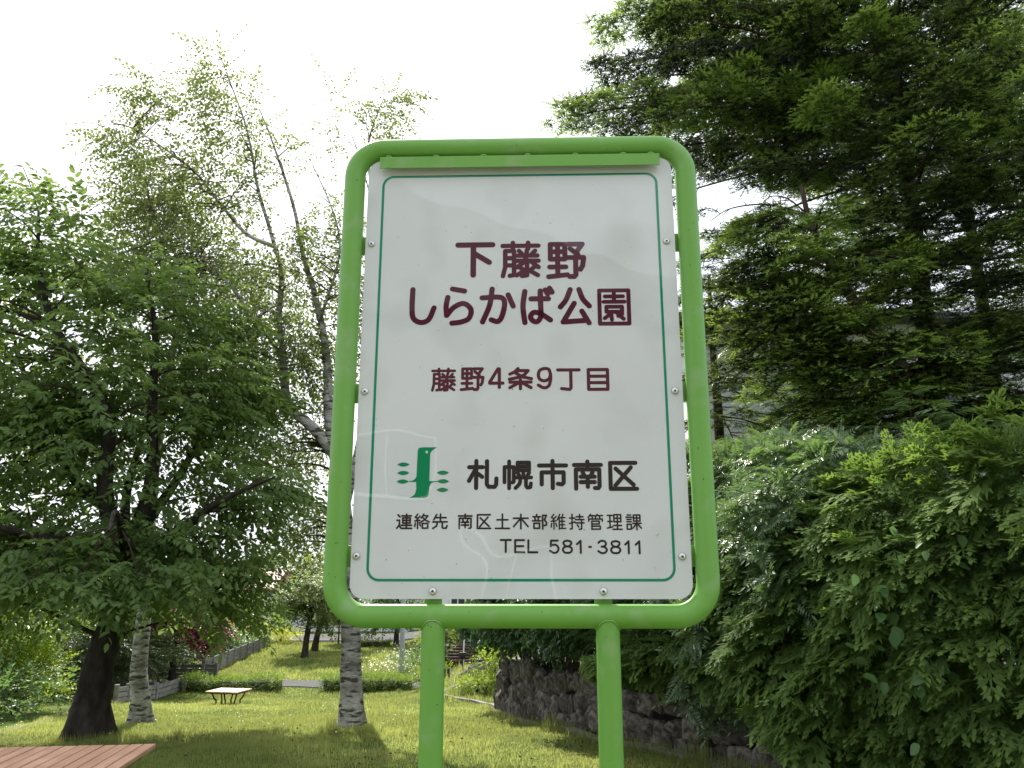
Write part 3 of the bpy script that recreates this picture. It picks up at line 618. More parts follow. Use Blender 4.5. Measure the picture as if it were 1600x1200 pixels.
# ================================================================ BUILDINGS
def window(parent, base, x, y, z, w_, h_, mull=1, d=.07, mt='frame_white'):
    """window in a wall facing -Y; coordinates relative to parent"""
    b = MB()
    for sx in (-1, 1): b.box((x+sx*(w_/2-.03), y, z), (.06, d, h_))
    for sz in (-1, 1): b.box((x, y, z+sz*(h_/2-.03)), (w_-.122, d, .06))
    for k in range(mull): b.box((x-w_/2+w_*(k+1)/(mull+1), y, z), (.04, d*.8, h_-.122))
    f = b.build('window', M[mt], parent); MB().box((x, y+.012, z), (w_-.1, .02, h_-.1)).build('pane', M['glass'], f)
    MB().box((x, y-.03, z-h_/2-.03), (w_+.1, .12, .05)).build('sill', M[mt], f)
    return f
def house(loc, w_, d_, h_, label, wall='white_wall', roof='dark_roof', wins=(), rz=0, rh=1.4, ov=.4, gable='x', cat='house'):
    o = empty('house', loc, label, cat, rz)
    MB().box((0, 0, h_/2-.5), (w_, d_, h_+1)).build('wall', M[wall], o)
    W, D = w_/2+ov, d_/2+ov; b = MB()
    if gable == 'x': poly_ = [(-D, h_+.001), (D, h_+.001), (D, h_+.12), (0, h_+rh+.12), (-D, h_+.12)]; V = [(-W, y, z) for y, z in poly_]+[(W, y, z) for y, z in poly_]
    else: poly_ = [(-W, h_+.001), (W, h_+.001), (W, h_+.12), (0, h_+rh+.12), (-W, h_+.12)]; V = [(x, -D, z) for x, z in poly_]+[(x, D, z) for x, z in poly_]
    n = len(poly_); b.add(V, [list(range(n)), [n+k for k in range(n)][::-1]]+[[k, n+k, n+(k+1) % n, (k+1) % n][::-1] for k in range(n)]); b.build('roof', M[roof], o)
    for x, z, ww, hh, mm in wins: window(o, None, x, -d_/2-.02, z, ww, hh, mm)
    return o
# neighbour's house on the raised garden, seen through the firs
h = house((10.2, 18.6, .2), 13.5, 7, 6.3, 'pale two storey house half hidden behind the fir trees on the right', 'white_wall', 'dark_roof',
      wins=[(-5.2, 3.2, 1.2, 1.3, 1), (-2.2, 5.0, 1.6, 1.1, 1), (1.5, 5.2, 1.6, 1.1, 1), (4.6, 5.2, 1.6, 1.1, 1), (-2.0, 1.6, 2.2, 1.9, 2), (2.8, 1.7, 2.2, 1.9, 2)])
b = MB(); b.box((2.9, -3.95, 4.05), (7.9, 1.0, .16)); b.build('porch_roof', M['dark_roof'], h)
for x in (-.8, 2.9, 6.6): MB().box((x, -4.3, 1.7), (.12, .12, 4.5)).build('porch_post', M['frame_white'], h)
# house with the red wall and the deck, beyond the end of the stone wall
hz = float(gz(-.5, 33)); h = house((1.4, 34.4, hz), 8.4, 6, 5.2, 'white house with dark red wall panel behind the wooden steps, seen between the sign posts', 'white_wall', 'dark_roof', wins=[(-3.3, 3.6, 1.2, 1.1, 1), (2, 3.6, 1.6, 1.1, 1)])
MB().box((-1.93, -3.06, 1.9), (.82, .08, 2.5)).build('red_panel', M['red_wall'], h)
MB().box((-2.43, -3.07, 1.9), (.14, .1, 2.5)).build('door_frame', M['dark_roof'], h)
window(h, None, -3.3, -3.04, 1.75, .9, 1.3, 2)
dk = empty('deck', (-1.3, 29.6, float(gz(-1.3, 29.6))), 'brown wooden deck with dark railing and steps in front of the white and red house', 'deck'); dl = np.array(dk.location)
ztop = 1.6-29*math.tan(math.atan(410/1250)-PITCH)-dl[2]   # deck floor
zf = float(ztop)
for k in range(9): MB().box((.4, -.35+k*.2, zf-.02), (3.1, .19, .04)).build('deck_board', M['brown_wood'], dk)
MB().box((.4, -.46, zf/2-.1), (3.1, .04, zf+.1)).build('deck_skirt', M['brown_wood'], dk)
ns_ = 5
for k in range(ns_): MB().box((-.25, -.5-.24*(ns_-k-.5), zf*(k+.5)/(ns_+.3)), (1.15, .26, .05)).build('step', M['brown_wood'], dk, bevel=.004)
for sx in (-.86, .36): MB().box((sx, -.5, zf/2), (.07, .07, zf+.15)).build('newel', M['black_metal'], dk)
b = MB(); b.box((.3, -.4, zf+.82), (2.4, .05, .05)); b.box((.3, -.4, zf+.12), (2.4, .04, .04)); 
for k in range(17): b.box((-.85+k*.144, -.4, zf+.47), (.025, .025, .68))
b.build('railing', M['black_metal'], dk)
# arched handrail of weathered wood beside the bank
ar = empty('arched_rail', (-1.4, 25.2, float(gz(-1.4, 25.2))), 'curved weathered wooden rail arching over the planted bank beside the end of the stone wall', 'railing'); al = np.array(ar.location)
def arp(px, py): q_ = P(px, py, 25.0+(px-718)*.004); return q_-al
for k, (w_, off) in enumerate(((.10, 0), (.10, 6.5), (.09, 14))):
    c_ = crom([arp(716+k*3, 1057+off*.3), arp(730, 1049.5+off*.7), arp(745, 1040.5+off), arp(760, 1036+off), (arp(776, 1035.5+off)), arp(795, 1040+off)], 5)
    V = []; 
    for q_ in c_:
        for dy, dz_ in ((-.05, -.055), (-.05, .055), (.05, .055), (.05, -.055)): V.append(q_+np.array([0, dy, dz_]))
    nn_ = len(c_); F = [[q_*4+c, q_*4+4+c, q_*4+4+(c+1) % 4, q_*4+(c+1) % 4] for q_ in range(nn_-1) for c in range(4)]+[[0, 1, 2, 3], [nn_*4-1, nn_*4-2, nn_*4-3, nn_*4-4]]
    link('rail_beam', mesh_np('rail_beam', V, [F]), M['old_concrete'], ar)
for px in (733, 750, 768, 786):
    q_ = arp(px, 1050); MB().box((q_[0], q_[1]+.02, q_[2]-.15), (.07, .08, .62)).build('rail_post', M['old_concrete'], ar)
# letter box on its post, thin white marker pole
q_ = P(723, 1042, 26.0); z0 = float(gz(q_[0], q_[1]))
lb = empty('letter_box', (q_[0], q_[1], z0), 'small dark letter box on a thin post left of the wooden steps', 'letter box')
bz = 1.6-26*math.tan(math.atan(424/1250)-PITCH)-z0
MB().cyl((0, 0, -.1), (0, 0, bz-.08), .018, 8).build('post', M['black_metal'], lb)
MB().prism([(-.11, -.07), (.11, -.07), (.11, .07), (-.11, .07)], bz-.03, bz+.09).build('box_body', M['black_metal'], lb, bevel=.01)
MB().add([(-.1, -.06, bz-.031), (.1, -.06, bz-.031), (.1, .06, bz-.031), (-.1, .06, bz-.031), (0, 0, bz-.16)], [[0, 4, 1], [1, 4, 2], [2, 4, 3], [3, 4, 0]]).build('box_base', M['black_metal'], lb)
q_ = P(724, 1012, 27.2); z0 = float(gz(q_[0], q_[1])); mp_ = empty('marker_pole', (q_[0], q_[1], z0), 'thin white pole rising behind the letter box', 'pole')
MB().cyl((0, 0, -.1), (.06, 0, 2.9), .022, 8).build('pole', M['frame_white'], mp_); MB().cyl((.06, 0, 2.9), (.06, 0, 3.0), .04, 8).build('cap', M['black_metal'], mp_)
# wooden stakes, thin garden trellis
q_ = G(698, 1048); tr = empty('garden_trellis', (q_[0], q_[1], q_[2]), 'rusty thin wire trellis on the bank between the left sign post and the letter box', 'trellis')
for x in (-.5, -.05, .42): MB().cyl((x, 0, -.1), (x, 0, 1.25), .014, 6).build('upright', M['table_steel'], tr)
for z in (.55, 1.0): MB().cyl((-.5, .02, z), (.42, .02, z), .009, 6).build('wire_bar', M['table_steel'], tr)
q_ = G(695, 1048); q_ = P(697, 1050, 25.5); sx_ = float(gz(q_[0], q_[1]))
st = empty('wooden_stakes', (q_[0], q_[1], sx_), 'pair of short dark wooden stakes at the foot of the bank', 'stakes')
for x in (-.05, .07): MB().cyl((x, 0, -.1), (x, 0, .3), .04, 8).build('stake', M['brown_wood'], st)
# lamp post beyond the hedge
q_ = G(627, 1050); lp = empty('lamp_post', tuple(q_), 'tall pale grey tapered lamp post rising behind the sign left of its left leg', 'lamp post')
MB().tube([(0, 0, -.2), (0, 0, 2), (0, 0, 5.2)], [.105, .09, .06], 16).build('pole', M['grey_pole'], lp, smooth=True)
MB().tube([(0, 0, 5.2), (0, 0, 5.5)], [.15, .18], 16).build('lamp_shade', M['frame_white'], lp)
# far side of the street
h = house((-14.5, 58.5, -1.8), 15, 5, 2.6, 'long low white building across the far street behind the two small trees', 'white_wall', 'dark_roof', rh=.6, wins=[(-5.5, 1.3, 1.2, .9, 1), (2.5, 1.4, 1.2, .9, 1)])
for x in (-3.3, -2.8, -2.3, -1.8): MB().box((x, -2.53, 1.0), (.4, .04, 1.9)).build('shutter_panel', M['grey_wall'], h)
house((-4.6, 60, -1.8), 4.6, 5, 3.2, 'white house block seen between the lamp post and the left sign leg', 'white_wall', 'dark_roof', rh=1.1, wins=[(-1, 1.5, 1, 1, 1), (1, 1.5, 1, 1, 1)])
h = house((-20.2, 57, -1.9), 8.5, 6, 2.75, 'white house with brown red roof glimpsed through the dark tree', 'white_wall', 'red_roof', wins=[(2.2, 1.5, 1.5, 1.2, 1), (-1.2, 1.5, 1.4, 1.2, 1)], rh=1.3)
MB().box((3.5, -3.06, 1.1), (.9, .06, 2.0)).build('door', M['brown_wood'], h)
house((-22.5, 76, -2.3), 10, 6, 2.3, 'grey roofed house in the distance left of the sign under the wires', 'grey_wall', 'dark_roof', rh=1.2, wins=[(0, 1.3, 1.5, 1, 1), (3, 1.3, 1.5, 1, 1)])
house((-42, 66, -2.2), 12, 7, 4.5, 'large pale house far off at the left edge behind the garden', 'beige_wall', 'dark_roof', wins=[(-3, 2, 2, 1.2, 1), (2, 2, 2, 1.2, 1)])
house((14, 66, -2), 12, 7, 4.8, 'pale house far beyond the stone wall', 'beige_wall', 'dark_roof', wins=[(-3, 2, 2, 1.2, 1), (2, 2, 2, 1.2, 1)])
# utility pole and wires far left of the sign
up_ = empty('utility_pole', (-29.5, 86, -2.4), 'distant utility pole with cross arm and wires between the trees', 'utility pole')
MB().tube([(0, 0, -.2), (0, 0, 9)], [.16, .11], 10).build('pole', M['old_concrete'], up_)
MB().box((0, 0, 8.3), (1.8, .09, .09)).build('cross_arm', M['black_metal'], up_)
for x in (-.8, 0, .8):
    MB().tube(crom([(x, 0, 8.4), (x+16, -.5, 7.0), (x+40, -1, 8.0)], 8), .02, 5).build('wire', M['black_metal'], up_)
MB().tube(crom([(0, 0, 5.2), (14, -.5, 4.0), (40, -1, 4.6)], 8), .03, 5).build('wire', M['black_metal'], up_)
# ---- across the street behind the photographer (seen only in the glossy board)
h = house((-3.0, -15.5, 0), 12, 7, 7.2, 'brown house across the street behind the photographer', 'brown_wall', 'dark_roof', rz=math.pi+R(6), rh=2.3, gable='y', wins=[(-2.6, 1.6, 1.8, 1.3, 1), (2.4, 1.6, 2.6, 1.9, 2), (0, 4.0, 1.6, 1.1, 1)])
h = house((11.5, -17.5, 0), 9, 7, 5.2, 'pale house with flat dark roof across the street behind the photographer', 'white_wall', 'dark_roof', rz=math.pi-R(8), rh=.8, wins=[(-2.2, 1.6, 1.8, 1.3, 1), (1.8, 3.6, 1.8, 1.1, 1)])
b = MB(); b.box((0, -8.9, .45), (30, .18, 1.0)); o = b.build('street_wall', M['concrete']); tag(o, 'low concrete block wall along the street behind the photographer', 'wall')
# ================================================================ VEGETATION TOOLS
def leaf_tpl(w=.26, fold=.07, droop=.12):
    """one folded leaf along +X, length 1: 4 quads' worth of points"""
    V = np.array([(0, 0, 0), (.28, w*.8, fold), (.66, w*.75, fold*.6-droop*.3), (1, 0, -droop), (.66, -w*.75, fold*.6-droop*.3), (.28, -w*.8, fold)])
    F = np.array([(0, 2, 1), (0, 3, 2), (0, 5, 4), (0, 4, 3)])
    return V, F
def leaf4(w=.26, fold=.07, droop=.1):
    V = np.array([(0, 0, 0), (.45, w, fold), (1, 0, -droop), (.45, -w, fold)]); return V, np.array([(0, 2, 1), (0, 3, 2)])
def frames(d, up, r=None, tilt=0.):
    """rotation matrices (columns X=d, Y, Z~up) for arrays of directions"""
    d = d/(np.linalg.norm(d, axis=1)[:, None]+1e-9)
    if tilt: up = up+(r or rng).normal(0, tilt, up.shape)
    y = np.cross(up, d); y /= np.linalg.norm(y, axis=1)[:, None]+1e-9; z = np.cross(d, y)
    return np.stack([d, y, z], -1)
def inst(T, Rm, pos, sc):
    """place template T=(V,F,tint) at every frame"""
    V, F, t = T; n = len(pos); sc = np.broadcast_to(np.asarray(sc, float), (n,))
    W = np.einsum('nij,kj->nki', Rm, V)*sc[:, None, None]+pos[:, None]
    FF = F[None]+(np.arange(n)*len(V))[:, None, None]
    return W.reshape(-1, 3), FF.reshape(-1, F.shape[1]), np.tile(t, n).reshape(n, -1)
class Leaves:
    def __init__(s): s.V = []; s.F = []; s.T = []; s.n = 0
    def put(s, tpls, Rm, pos, sc, tint_off=None, tn=.16):
        n = len(pos); pick = rng.integers(0, len(tpls), n); sc = np.broadcast_to(np.asarray(sc, float), (n,))
        for k, T in enumerate(tpls):
            m = pick == k
            if not m.any(): continue
            V, F, t = inst(T, Rm[m], pos[m], sc[m]); t = t+rng.normal(0, tn, (m.sum(), 1))
            if tint_off is not None: t = t+tint_off[m][:, None]
            s.V.append(V); s.F.append(F+s.n); s.T.append(np.clip(t.ravel(), 0, 1)); s.n += len(V)
    def build(s, name, mt, parent, kind='stuff', label=None):
        V = np.concatenate(s.V)-(np.array(parent.location) if parent else 0)
        return link(name, mesh_np(name, V, [np.concatenate(s.F)], False, np.concatenate(s.T)), mt, parent, kind, label=label)
def merge_tpl(parts):
    V = []; F = []; T = []; n = 0
    for v, f, t in parts: V.append(v); F.append(f+n); T.append(np.full(len(f), t)); n += len(v)
    return np.concatenate(V), np.concatenate(F), np.concatenate(T)
def spray(n, L, leaf, w=.26, droop=.25, ang=55, hang=.4, r=None, tpl=leaf4, lsz=.25):
    """twig of n alternate leaves along +X"""
    r = r or rng; out = []
    for k in range(n):
        t = (k+.6)/n; x = L*t; z = -droop*x*x/L; s = 1 if k % 2 else -1
        a = R(ang+r.normal(0, 14))*(1-.75*(k == n-1)); d = np.array([[math.cos(a), s*math.sin(a), -hang+r.normal(0, .22)]])
        Rm = frames(d, np.array([[0, 0, 1.]])+r.normal(0, .28, (1, 3)))
        V, F = tpl(w); V = (V @ Rm[0].T)*leaf*(1+r.normal(0, lsz*.6))+np.array([x, 0, z])
        out.append((V, F, .5+r.normal(0, .12)))
    return merge_tpl(out)
TP = {}
TP['cherry'] = [spray(11, .44, .098, .27, .28, 58, .38, tpl=lambda w: leaf_tpl(w)) for _ in range(6)]
TP['birch'] = [spray(13, .42, .052, .38, .8, 60, .5) for _ in range(6)]
TP['small'] = [spray(12, .34, .06, .32, .3, 55, .2) for _ in range(5)]
TP['tiny'] = [spray(16, .26, .032, .36, .1, 60, 0) for _ in range(5)]
TP['far'] = [spray(9, .5, .13, .36, .3, 60, .2) for _ in range(5)]
def pinnate(r):
    out = []; n = 9; L = .24; V, F = leaf4(.17, .03, .1)
    for k in range(n):
        t = (k+.8)/(n+.5); x = L*t; z = -.35*x*x/L; ll = .082*math.sin(math.pi*min(1, .25+.62*t)+.15)+.012
        for s in (-1, 1):
            d = np.array([[math.cos(R(62)), s*math.sin(R(62)), -.25+r.normal(0, .1)]]); Rm = frames(d, np.array([[0, 0, 1.]])+r.normal(0, .15, (1, 3)))
            out.append(((V @ Rm[0].T)*ll+np.array([x, 0, z]), F, .5+r.normal(0, .08)))
    Rm = frames(np.array([[1, 0, -.6]]), np.array([[0, 0, 1.]])); out.append(((V @ Rm[0].T)*.075+np.array([L, 0, -.35*L]), F, .6))
    return merge_tpl(out)
TP['pinnate'] = [pinnate(rng) for _ in range(6)]
def lobed(r):       # five-lobed leaves on a twig
    out = []
    for k in range(7):
        x = .3*(k+.5)/7; s = 1 if k % 2 else -1; c = np.array([x, s*.045, -.2*x*x/.3]); ax = R(50)*s+r.normal(0, .3)
        up = np.array([r.normal(0, .3), r.normal(0, .3), 1.])
        for a, l in ((-75, .045), (-36, .066), (0, .075), (36, .066), (75, .045)):
            aa = ax+R(a); Rm = frames(np.array([[math.cos(aa), math.sin(aa), -.45]]), up[None]); V, F = leaf4(.24, .0, .15); out.append(((V @ Rm[0].T)*l+c, F, .5+r.normal(0, .05)))
    return merge_tpl(out)
TP['lobed'] = [lobed(rng) for _ in range(5)]
def thuja(r):       # flat scaly fan
    out = []
    def seg(a, d, l, w, t):
        d = np.array(d); d = d/np.linalg.norm(d); y = np.array([-d[1], d[0], 0]); V = np.array([a, a+d*l*.45-y*w, a+d*l, a+d*l*.45+y*w]); out.append((V, np.array([(0, 1, 3), (1, 2, 3)]), t))
    L = .17
    for k in range(5):
        x = L*(.10+.8*k/4); z = -.25*x*x/L
        for s in (-1, 1):
            ll = (.085*(1-k/9)+.015)*(1+r.normal(0, .15)); a = R(38+r.normal(0, 6)); d = np.array([math.cos(a), s*math.sin(a), -.25+r.normal(0, .15)]); o = np.array([x, 0, z])
            seg(o, d, ll, .011, .35+r.normal(0, .1)); seg(o+d*ll*.45, [math.cos(a-.7), s*math.sin(a-.7), -.3], ll*.6, .0105, .65+r.normal(0, .1)); seg(o+d*ll*.3, [math.cos(a+.5), s*math.sin(a+.5), -.3], ll*.5, .008, .45)
    seg(np.zeros(3), [1, 0, -.2], L*1.15, .007, .5)
    return merge_tpl(out)
TP['thuja'] = [thuja(rng) for _ in range(5)]
def fir(r, L=.40):   # flat fan of shoots with two rows of needles and a rounded outline, pale at the new tips
    out_V = []; out_F = []; out_T = []; n = 0
    def shoot(a, d, l, young):
        nonlocal n
        d = d/np.linalg.norm(d); y = np.cross([0, 0, 1.], d); y /= np.linalg.norm(y); m = max(3, int(l/.0205)); V = []; F = []; T = []
        for q in range(m):
            t = (q+.6)/m
            for s in (-1, 1):
                c = a+d*l*t; nd = d*(.45+.5*t)+y*s*(1-.25*t)+np.array([0, 0, .15+r.normal(0, .25)]); nd /= np.linalg.norm(nd); nl = .025*(1+r.normal(0, .12))
                wv = d*.0108; b_ = len(V); V += [c-wv, c+wv, c+nd*nl]; F.append((b_, b_+1, b_+2)); T.append((1. if t > .45 else 0.)*young+r.normal(0, .05))
        out_V.append(np.array(V)); out_F.append(np.array(F)+n); out_T.append(np.array(T)); n += len(V)
    def fan(o, a0, rad, cnt, young):
        for k in range(cnt):
            a = a0+R(-62+124*k/(cnt-1)+r.normal(0, 4)); shoot(o, np.array([math.cos(a), math.sin(a), -.1+r.normal(0, .1)]), rad*(1-.18*abs(2*k/(cnt-1)-1))*(1+r.normal(0, .08)), young)
    shoot(np.zeros(3), np.array([1, 0, -.05]), L*.62, 0)
    fan(np.array([L*.55, 0, -.02]), 0, L*.46, 6, .8)
    for x, sg, rd in ((.10, 1, .40), (.24, -1, .44), (.38, 1, .36)):
        a = R(52)*sg; o = np.array([L*x, 0, -.01]); d = np.array([math.cos(a), math.sin(a), -.1]); shoot(o, d, L*.25, 0); fan(o+d*L*.22, a, L*rd*.75, 4, .75)
    return np.concatenate(out_V), np.concatenate(out_F), np.concatenate(out_T)
TP['fir'] = [fir(rng) for _ in range(5)]
print('fir tris', len(TP['fir'][0][1]))
class Tubes:
    def __init__(s): s.V = []; s.F = []; s.n = 0
    def add(s, pts, r, k):
        V, F = tube_np(pts, r, k); s.V.append(V); s.F.append(F+s.n); s.n += len(V)
    def sticks(s, A, B, r):
        """many thin straight 3-sided sticks at once"""
        A = np.asarray(A); B = np.asarray(B); d = B-A; Rm = frames(d, np.tile([0.1, .05, 1.], (len(A), 1))); th = np.arange(3)/3*2*math.pi
        ring = np.stack([np.zeros(3), np.cos(th), np.sin(th)], 1)*r; o = np.einsum('nij,kj->nki', Rm, ring)
        V = np.concatenate([A[:, None]+o, B[:, None]+o*.5], 1).reshape(-1, 3); b = (np.arange(len(A))*6)[:, None, None]
        F = (np.array([(0, 1, 4, 3), (1, 2, 5, 4), (2, 0, 3, 5)])[None]+b).reshape(-1, 4)
        s.V.append(V); s.F.append(F+s.n); s.n += len(V)
    def build(s, name, mt, parent, kind=None):
        V = np.concatenate(s.V)-(np.array(parent.location) if parent else 0); return link(name, mesh_np(name, V, [np.concatenate(s.F)], True), mt, parent, kind)
def rand_in(lobes, n, shell=.55):
    """random points in a union of ellipsoids (centre, radii, weight); returns points and outward normals"""
    wts = np.array([l[2]*np.prod(l[1])**(2/3) for l in lobes]); pk = rng.choice(len(lobes), n, p=wts/wts.sum())
    d = rng.normal(size=(n, 3)); d /= np.linalg.norm(d, axis=1)[:, None]; rr = shell+(1-shell)*rng.random(n)**.7
    rr = np.where(rng.random(n) < .25, rng.random(n)*shell, rr)
    if shell < .3: rr = rng.random(n)**.36
    c = np.array([l[0] for l in lobes])[pk]; ra = np.array([l[1] for l in lobes])[pk]
    return c+d*ra*rr[:, None], d, pk
def tree(name, label, cat, base, trunk, r0, limbs, lobes, nsec, nspr, tpl, lmat, bark, sc=1., group=None, shell=.5, up_bias=.0, drop=.25, flare=1.5, seclen=None, twig_r=.0028, k=12, reach_=1.1):
    """trunk & limbs: point lists (world); limbs: (points, r0, r1)"""
    base = np.array(base, float); root = empty(name, tuple(base), label, cat, group=group)
    tp = crom(trunk, 6); n = len(tp); t = np.linspace(0, 1, n); rad = r0*(1-.45*t)
    if flare: h_ = np.maximum(tp[:, 2]-base[2], 0); rad = rad*(1+(flare-1)*np.exp(-h_/(r0*1.6)))
    T = Tubes(); V, F = tube_np(tp, rad, k*2); V += rng.normal(0, r0*.03, V.shape)
    if flare:
        hh = V[:, 2]-base[2]; ang = np.arctan2(V[:, 1]-base[1], V[:, 0]-base[0]); cc = np.stack([np.interp(V[:, 2], tp[:, 2], tp[:, 0]), np.interp(V[:, 2], tp[:, 2], tp[:, 1])], 1)
        m = 1+.18*np.sin(ang*5)*np.exp(-np.maximum(hh, 0)/(r0*1.5)); V[:, :2] = cc+(V[:, :2]-cc)*m[:, None]
    T.V.append(V); T.F.append(F); T.n = len(V); T.build('trunk', bark, root)
    nodes = [tp[n//2:]]; nrad = [rad[n//2:]]
    for pts, a, b in limbs:
        lp = crom(pts, 7); lr = np.linspace(a, b, len(lp)); Tl = Tubes(); Tl.add(lp, lr, 9); Tl.build('limb', bark, root); nodes.append(lp[2:]); nrad.append(lr[2:])
    N = np.concatenate(nodes); NR = np.concatenate(nrad); ctr = np.array([np.mean([l[0] for l in lobes], 0)])[0]
    TB = Tubes(); sec, _, _ = rand_in(lobes, nsec, .35); S_ = [N]; 
    for p in sec:
        w_ = np.linalg.norm(N-p, axis=1)+np.maximum(N[:, 2]-p[2]+.1, 0)*.8; q = np.argmin(w_); a = N[q]; L = np.linalg.norm(p-a)
        if L < .15: continue
        if seclen and L > seclen: p = a+(p-a)*seclen/L
        mid = (a+p)/2+np.array([0, 0, .10*L])+rng.normal(0, .05*L, 3); c = crom([a, mid, p], 4); r_ = min(NR[q]*.6, .008+.011*L); TB.add(c, np.linspace(r_, .005, len(c)), 5); S_.append(c[2:])
    NN = np.concatenate(S_); pos, nr, pk = rand_in(lobes, nspr, shell)
    # a spray starts a little inside of its sample and points outward
    A = np.empty_like(pos)
    for q0 in range(0, len(pos), 500):
        D = ((pos[q0:q0+500, None]-NN[None])**2).sum(-1); A[q0:q0+500] = NN[D.argmin(1)]
    dd = pos-A; dl = np.linalg.norm(dd, axis=1)
    far = dl > reach_; pos = np.where(far[:, None], A+dd/dl[:, None]*reach_*rng.random((len(pos), 1))**.4, pos)
    out = pos-ctr; out[:, 2] *= .25; out /= np.linalg.norm(out, axis=1)[:, None]+1e-6; dd = (pos-A); dd /= np.linalg.norm(dd, axis=1)[:, None]+1e-6
    d = out*.7+dd*.6+rng.normal(0, .42, pos.shape); d[:, 2] = d[:, 2]*.45+up_bias-.05
    TB.sticks(A[::2], pos[::2], twig_r); TB.build('twigs', M['twig'] if bark is not M['bark_birch'] else M['bark_conifer'], root, 'stuff')
    Lv = Leaves(); Rm = frames(d, np.tile([0, 0, 1.], (len(pos), 1)), tilt=drop); Lv.put(tpl, Rm, pos, sc*(1+rng.normal(0, .15, len(pos))))
    Lv.build('crown', lmat, root); return root
def LB(px, py, Y, rx, ry=None, rz=None, w_=1.): return (P(px, py, Y), np.array([rx, ry or rx, rz or rx*.7]), w_)
def bush(name, label, px, py, Y, w_, h_, n, tpl, lmat, sc=1., cat='bush', group=None, z0=None, stem=True, d_=None):
    """rounded shrub standing on the terrain at pixel column px and distance Y"""
    x = (px-800)/F_PX*Y/math.cos(PITCH)*1.0; q = P(px, py, Y); x = q[0]; zg = float(gz(x, Y)) if z0 is None else z0
    d_ = d_ or w_; root = empty(name, (x, Y, zg), label, cat, group=group); L = Leaves()
    lob = [(np.array([x, Y, zg+h_*.5]), np.array([w_/2, d_/2, h_/2]), 1.)]+[(np.array([x+rng.normal(0, w_*.25), Y+rng.normal(0, d_*.2), zg+h_*rng.uniform(.35, .75)]), np.array([w_*.26, d_*.26, h_*.27]), 1.) for _ in range(6)]
    pos, nr, _ = rand_in(lob, n, .7); pos[:, 2] = np.maximum(pos[:, 2], zg+.03); d = nr*.9+rng.normal(0, .5, pos.shape)+np.array([0, 0, .25]); Rm = frames(d, np.tile([0, 0, 1.], (n, 1)), tilt=.4)
    L.put(tpl, Rm, pos, sc*(1+rng.normal(0, .15, n))); L.build('foliage', lmat, root)
    T = Tubes(); 
    for k in range(7): T.add(crom([(x+rng.normal(0, .05), Y+rng.normal(0, .05), zg-.1), (x+rng.normal(0, w_*.12), Y+rng.normal(0, d_*.12), zg+h_*.4), (x+rng.normal(0, w_*.25), Y+rng.normal(0, d_*.25), zg+h_*.8)], 3), [.02*w_+.006]*4+[.008]*3, 5)
    T.build('stems', M['twig'], root); return root

# ================================================================ TREES ON THE LAWN
# dark-trunked cherry
b = G(137, 1155); YC = b[1]
tk = [b+[0, 0, -.25], P(140, 1120, YC), P(150, 1060, YC), P(166, 1000, YC), P(184, 940, YC), P(196, 890, YC), P(196, 850, YC)]
lim = [([P(196, 870, YC), P(170, 800, YC+.2), P(110, 740, YC+.4), P(50, 620, YC+.6), P(20, 520, YC+.7)], .11, .02),
       ([P(198, 870, YC), P(165, 780, YC-.3), P(165, 640, YC-.5), P(90, 520, YC-.7), P(62, 430, YC-.6), P(60, 330, YC-.5)], .12, .015),
       ([P(200, 860, YC), P(235, 760, YC), P(238, 640, YC), P(242, 520, YC-.2), P(230, 420, YC-.3)], .11, .014),
       ([P(202, 850, YC), P(270, 760, YC+.6), P(330, 660, YC+1), P(385, 600, YC+1.2)], .085, .012),
       ([P(200, 880, YC), P(280, 830, YC-.5), P(350, 780, YC-.9), P(430, 745, YC-1.1)], .08, .012),
       ([P(198, 890, YC), P(270, 860, YC+.8), P(340, 870, YC+1.4), P(410, 930, YC+1.7)], .07, .012),
       ([P(196, 880, YC), P(110, 850, YC-.8), P(20, 830, YC-1.5), P(-60, 800, YC-2)], .09, .015),
       ([P(196, 880, YC), P(120, 850, YC+1.2), P(0, 800, YC+2), P(-90, 700, YC+2.4)], .09, .015),
       ([P(198, 880, YC), P(190, 830, YC-1.2), P(180, 800, YC-2), P(170, 830, YC-2.6)], .06, .012),
       ([P(196, 860, YC), P(200, 760, YC+1.2), P(240, 620, YC+2.2), P(250, 500, YC+2.4)], .08, .012)]
lob = [LB(120, 640, YC, 2.3, 2.4, 1.9), LB(-40, 660, YC, 2.2, 2.4, 1.9), LB(60, 400, YC-.4, 1.15, 1.2, .7, 1.1), LB(10, 290, YC-.4, .5, .6, .35, 1.0), LB(100, 330, YC-.5, .45, .5, .3, .9), LB(300, 640, YC+.2, 1.1, 1.4, 1.1), LB(380, 620, YC+.6, .65, .9, .45),
       LB(220, 470, YC-.3, 1.0, 1.0, .6), LB(330, 500, YC+.5, .8, .9, .5, .8), LB(350, 780, YC-.2, .95, 1.2, .55), LB(415, 760, YC-.6, .4, .6, .3), LB(360, 900, YC+1, .75, .9, .5), LB(395, 960, YC+1.5, .35, .5, .28), LB(240, 850, YC-.3, 1.3, 1.4, .45, 1.2),
       LB(70, 860, YC-.5, 1.5, 1.6, .5, 1.2), LB(120, 905, YC-1.6, 1.0, .8, .28, 1.2), LB(230, 905, YC-1.2, .8, .8, .28), LB(-80, 900, YC-.6, 1.2, 1.2, .6), LB(320, 940, YC+.7, .6, .8, .35)]
tree('cherry_tree', 'large leafy tree with a thick black trunk, its crown filling the left edge', 'tree', b, tk, .20, lim, lob, 260, 5600, TP['cherry'], M['cherry_leaf'], M['bark_dark'], shell=.35, flare=1.65)
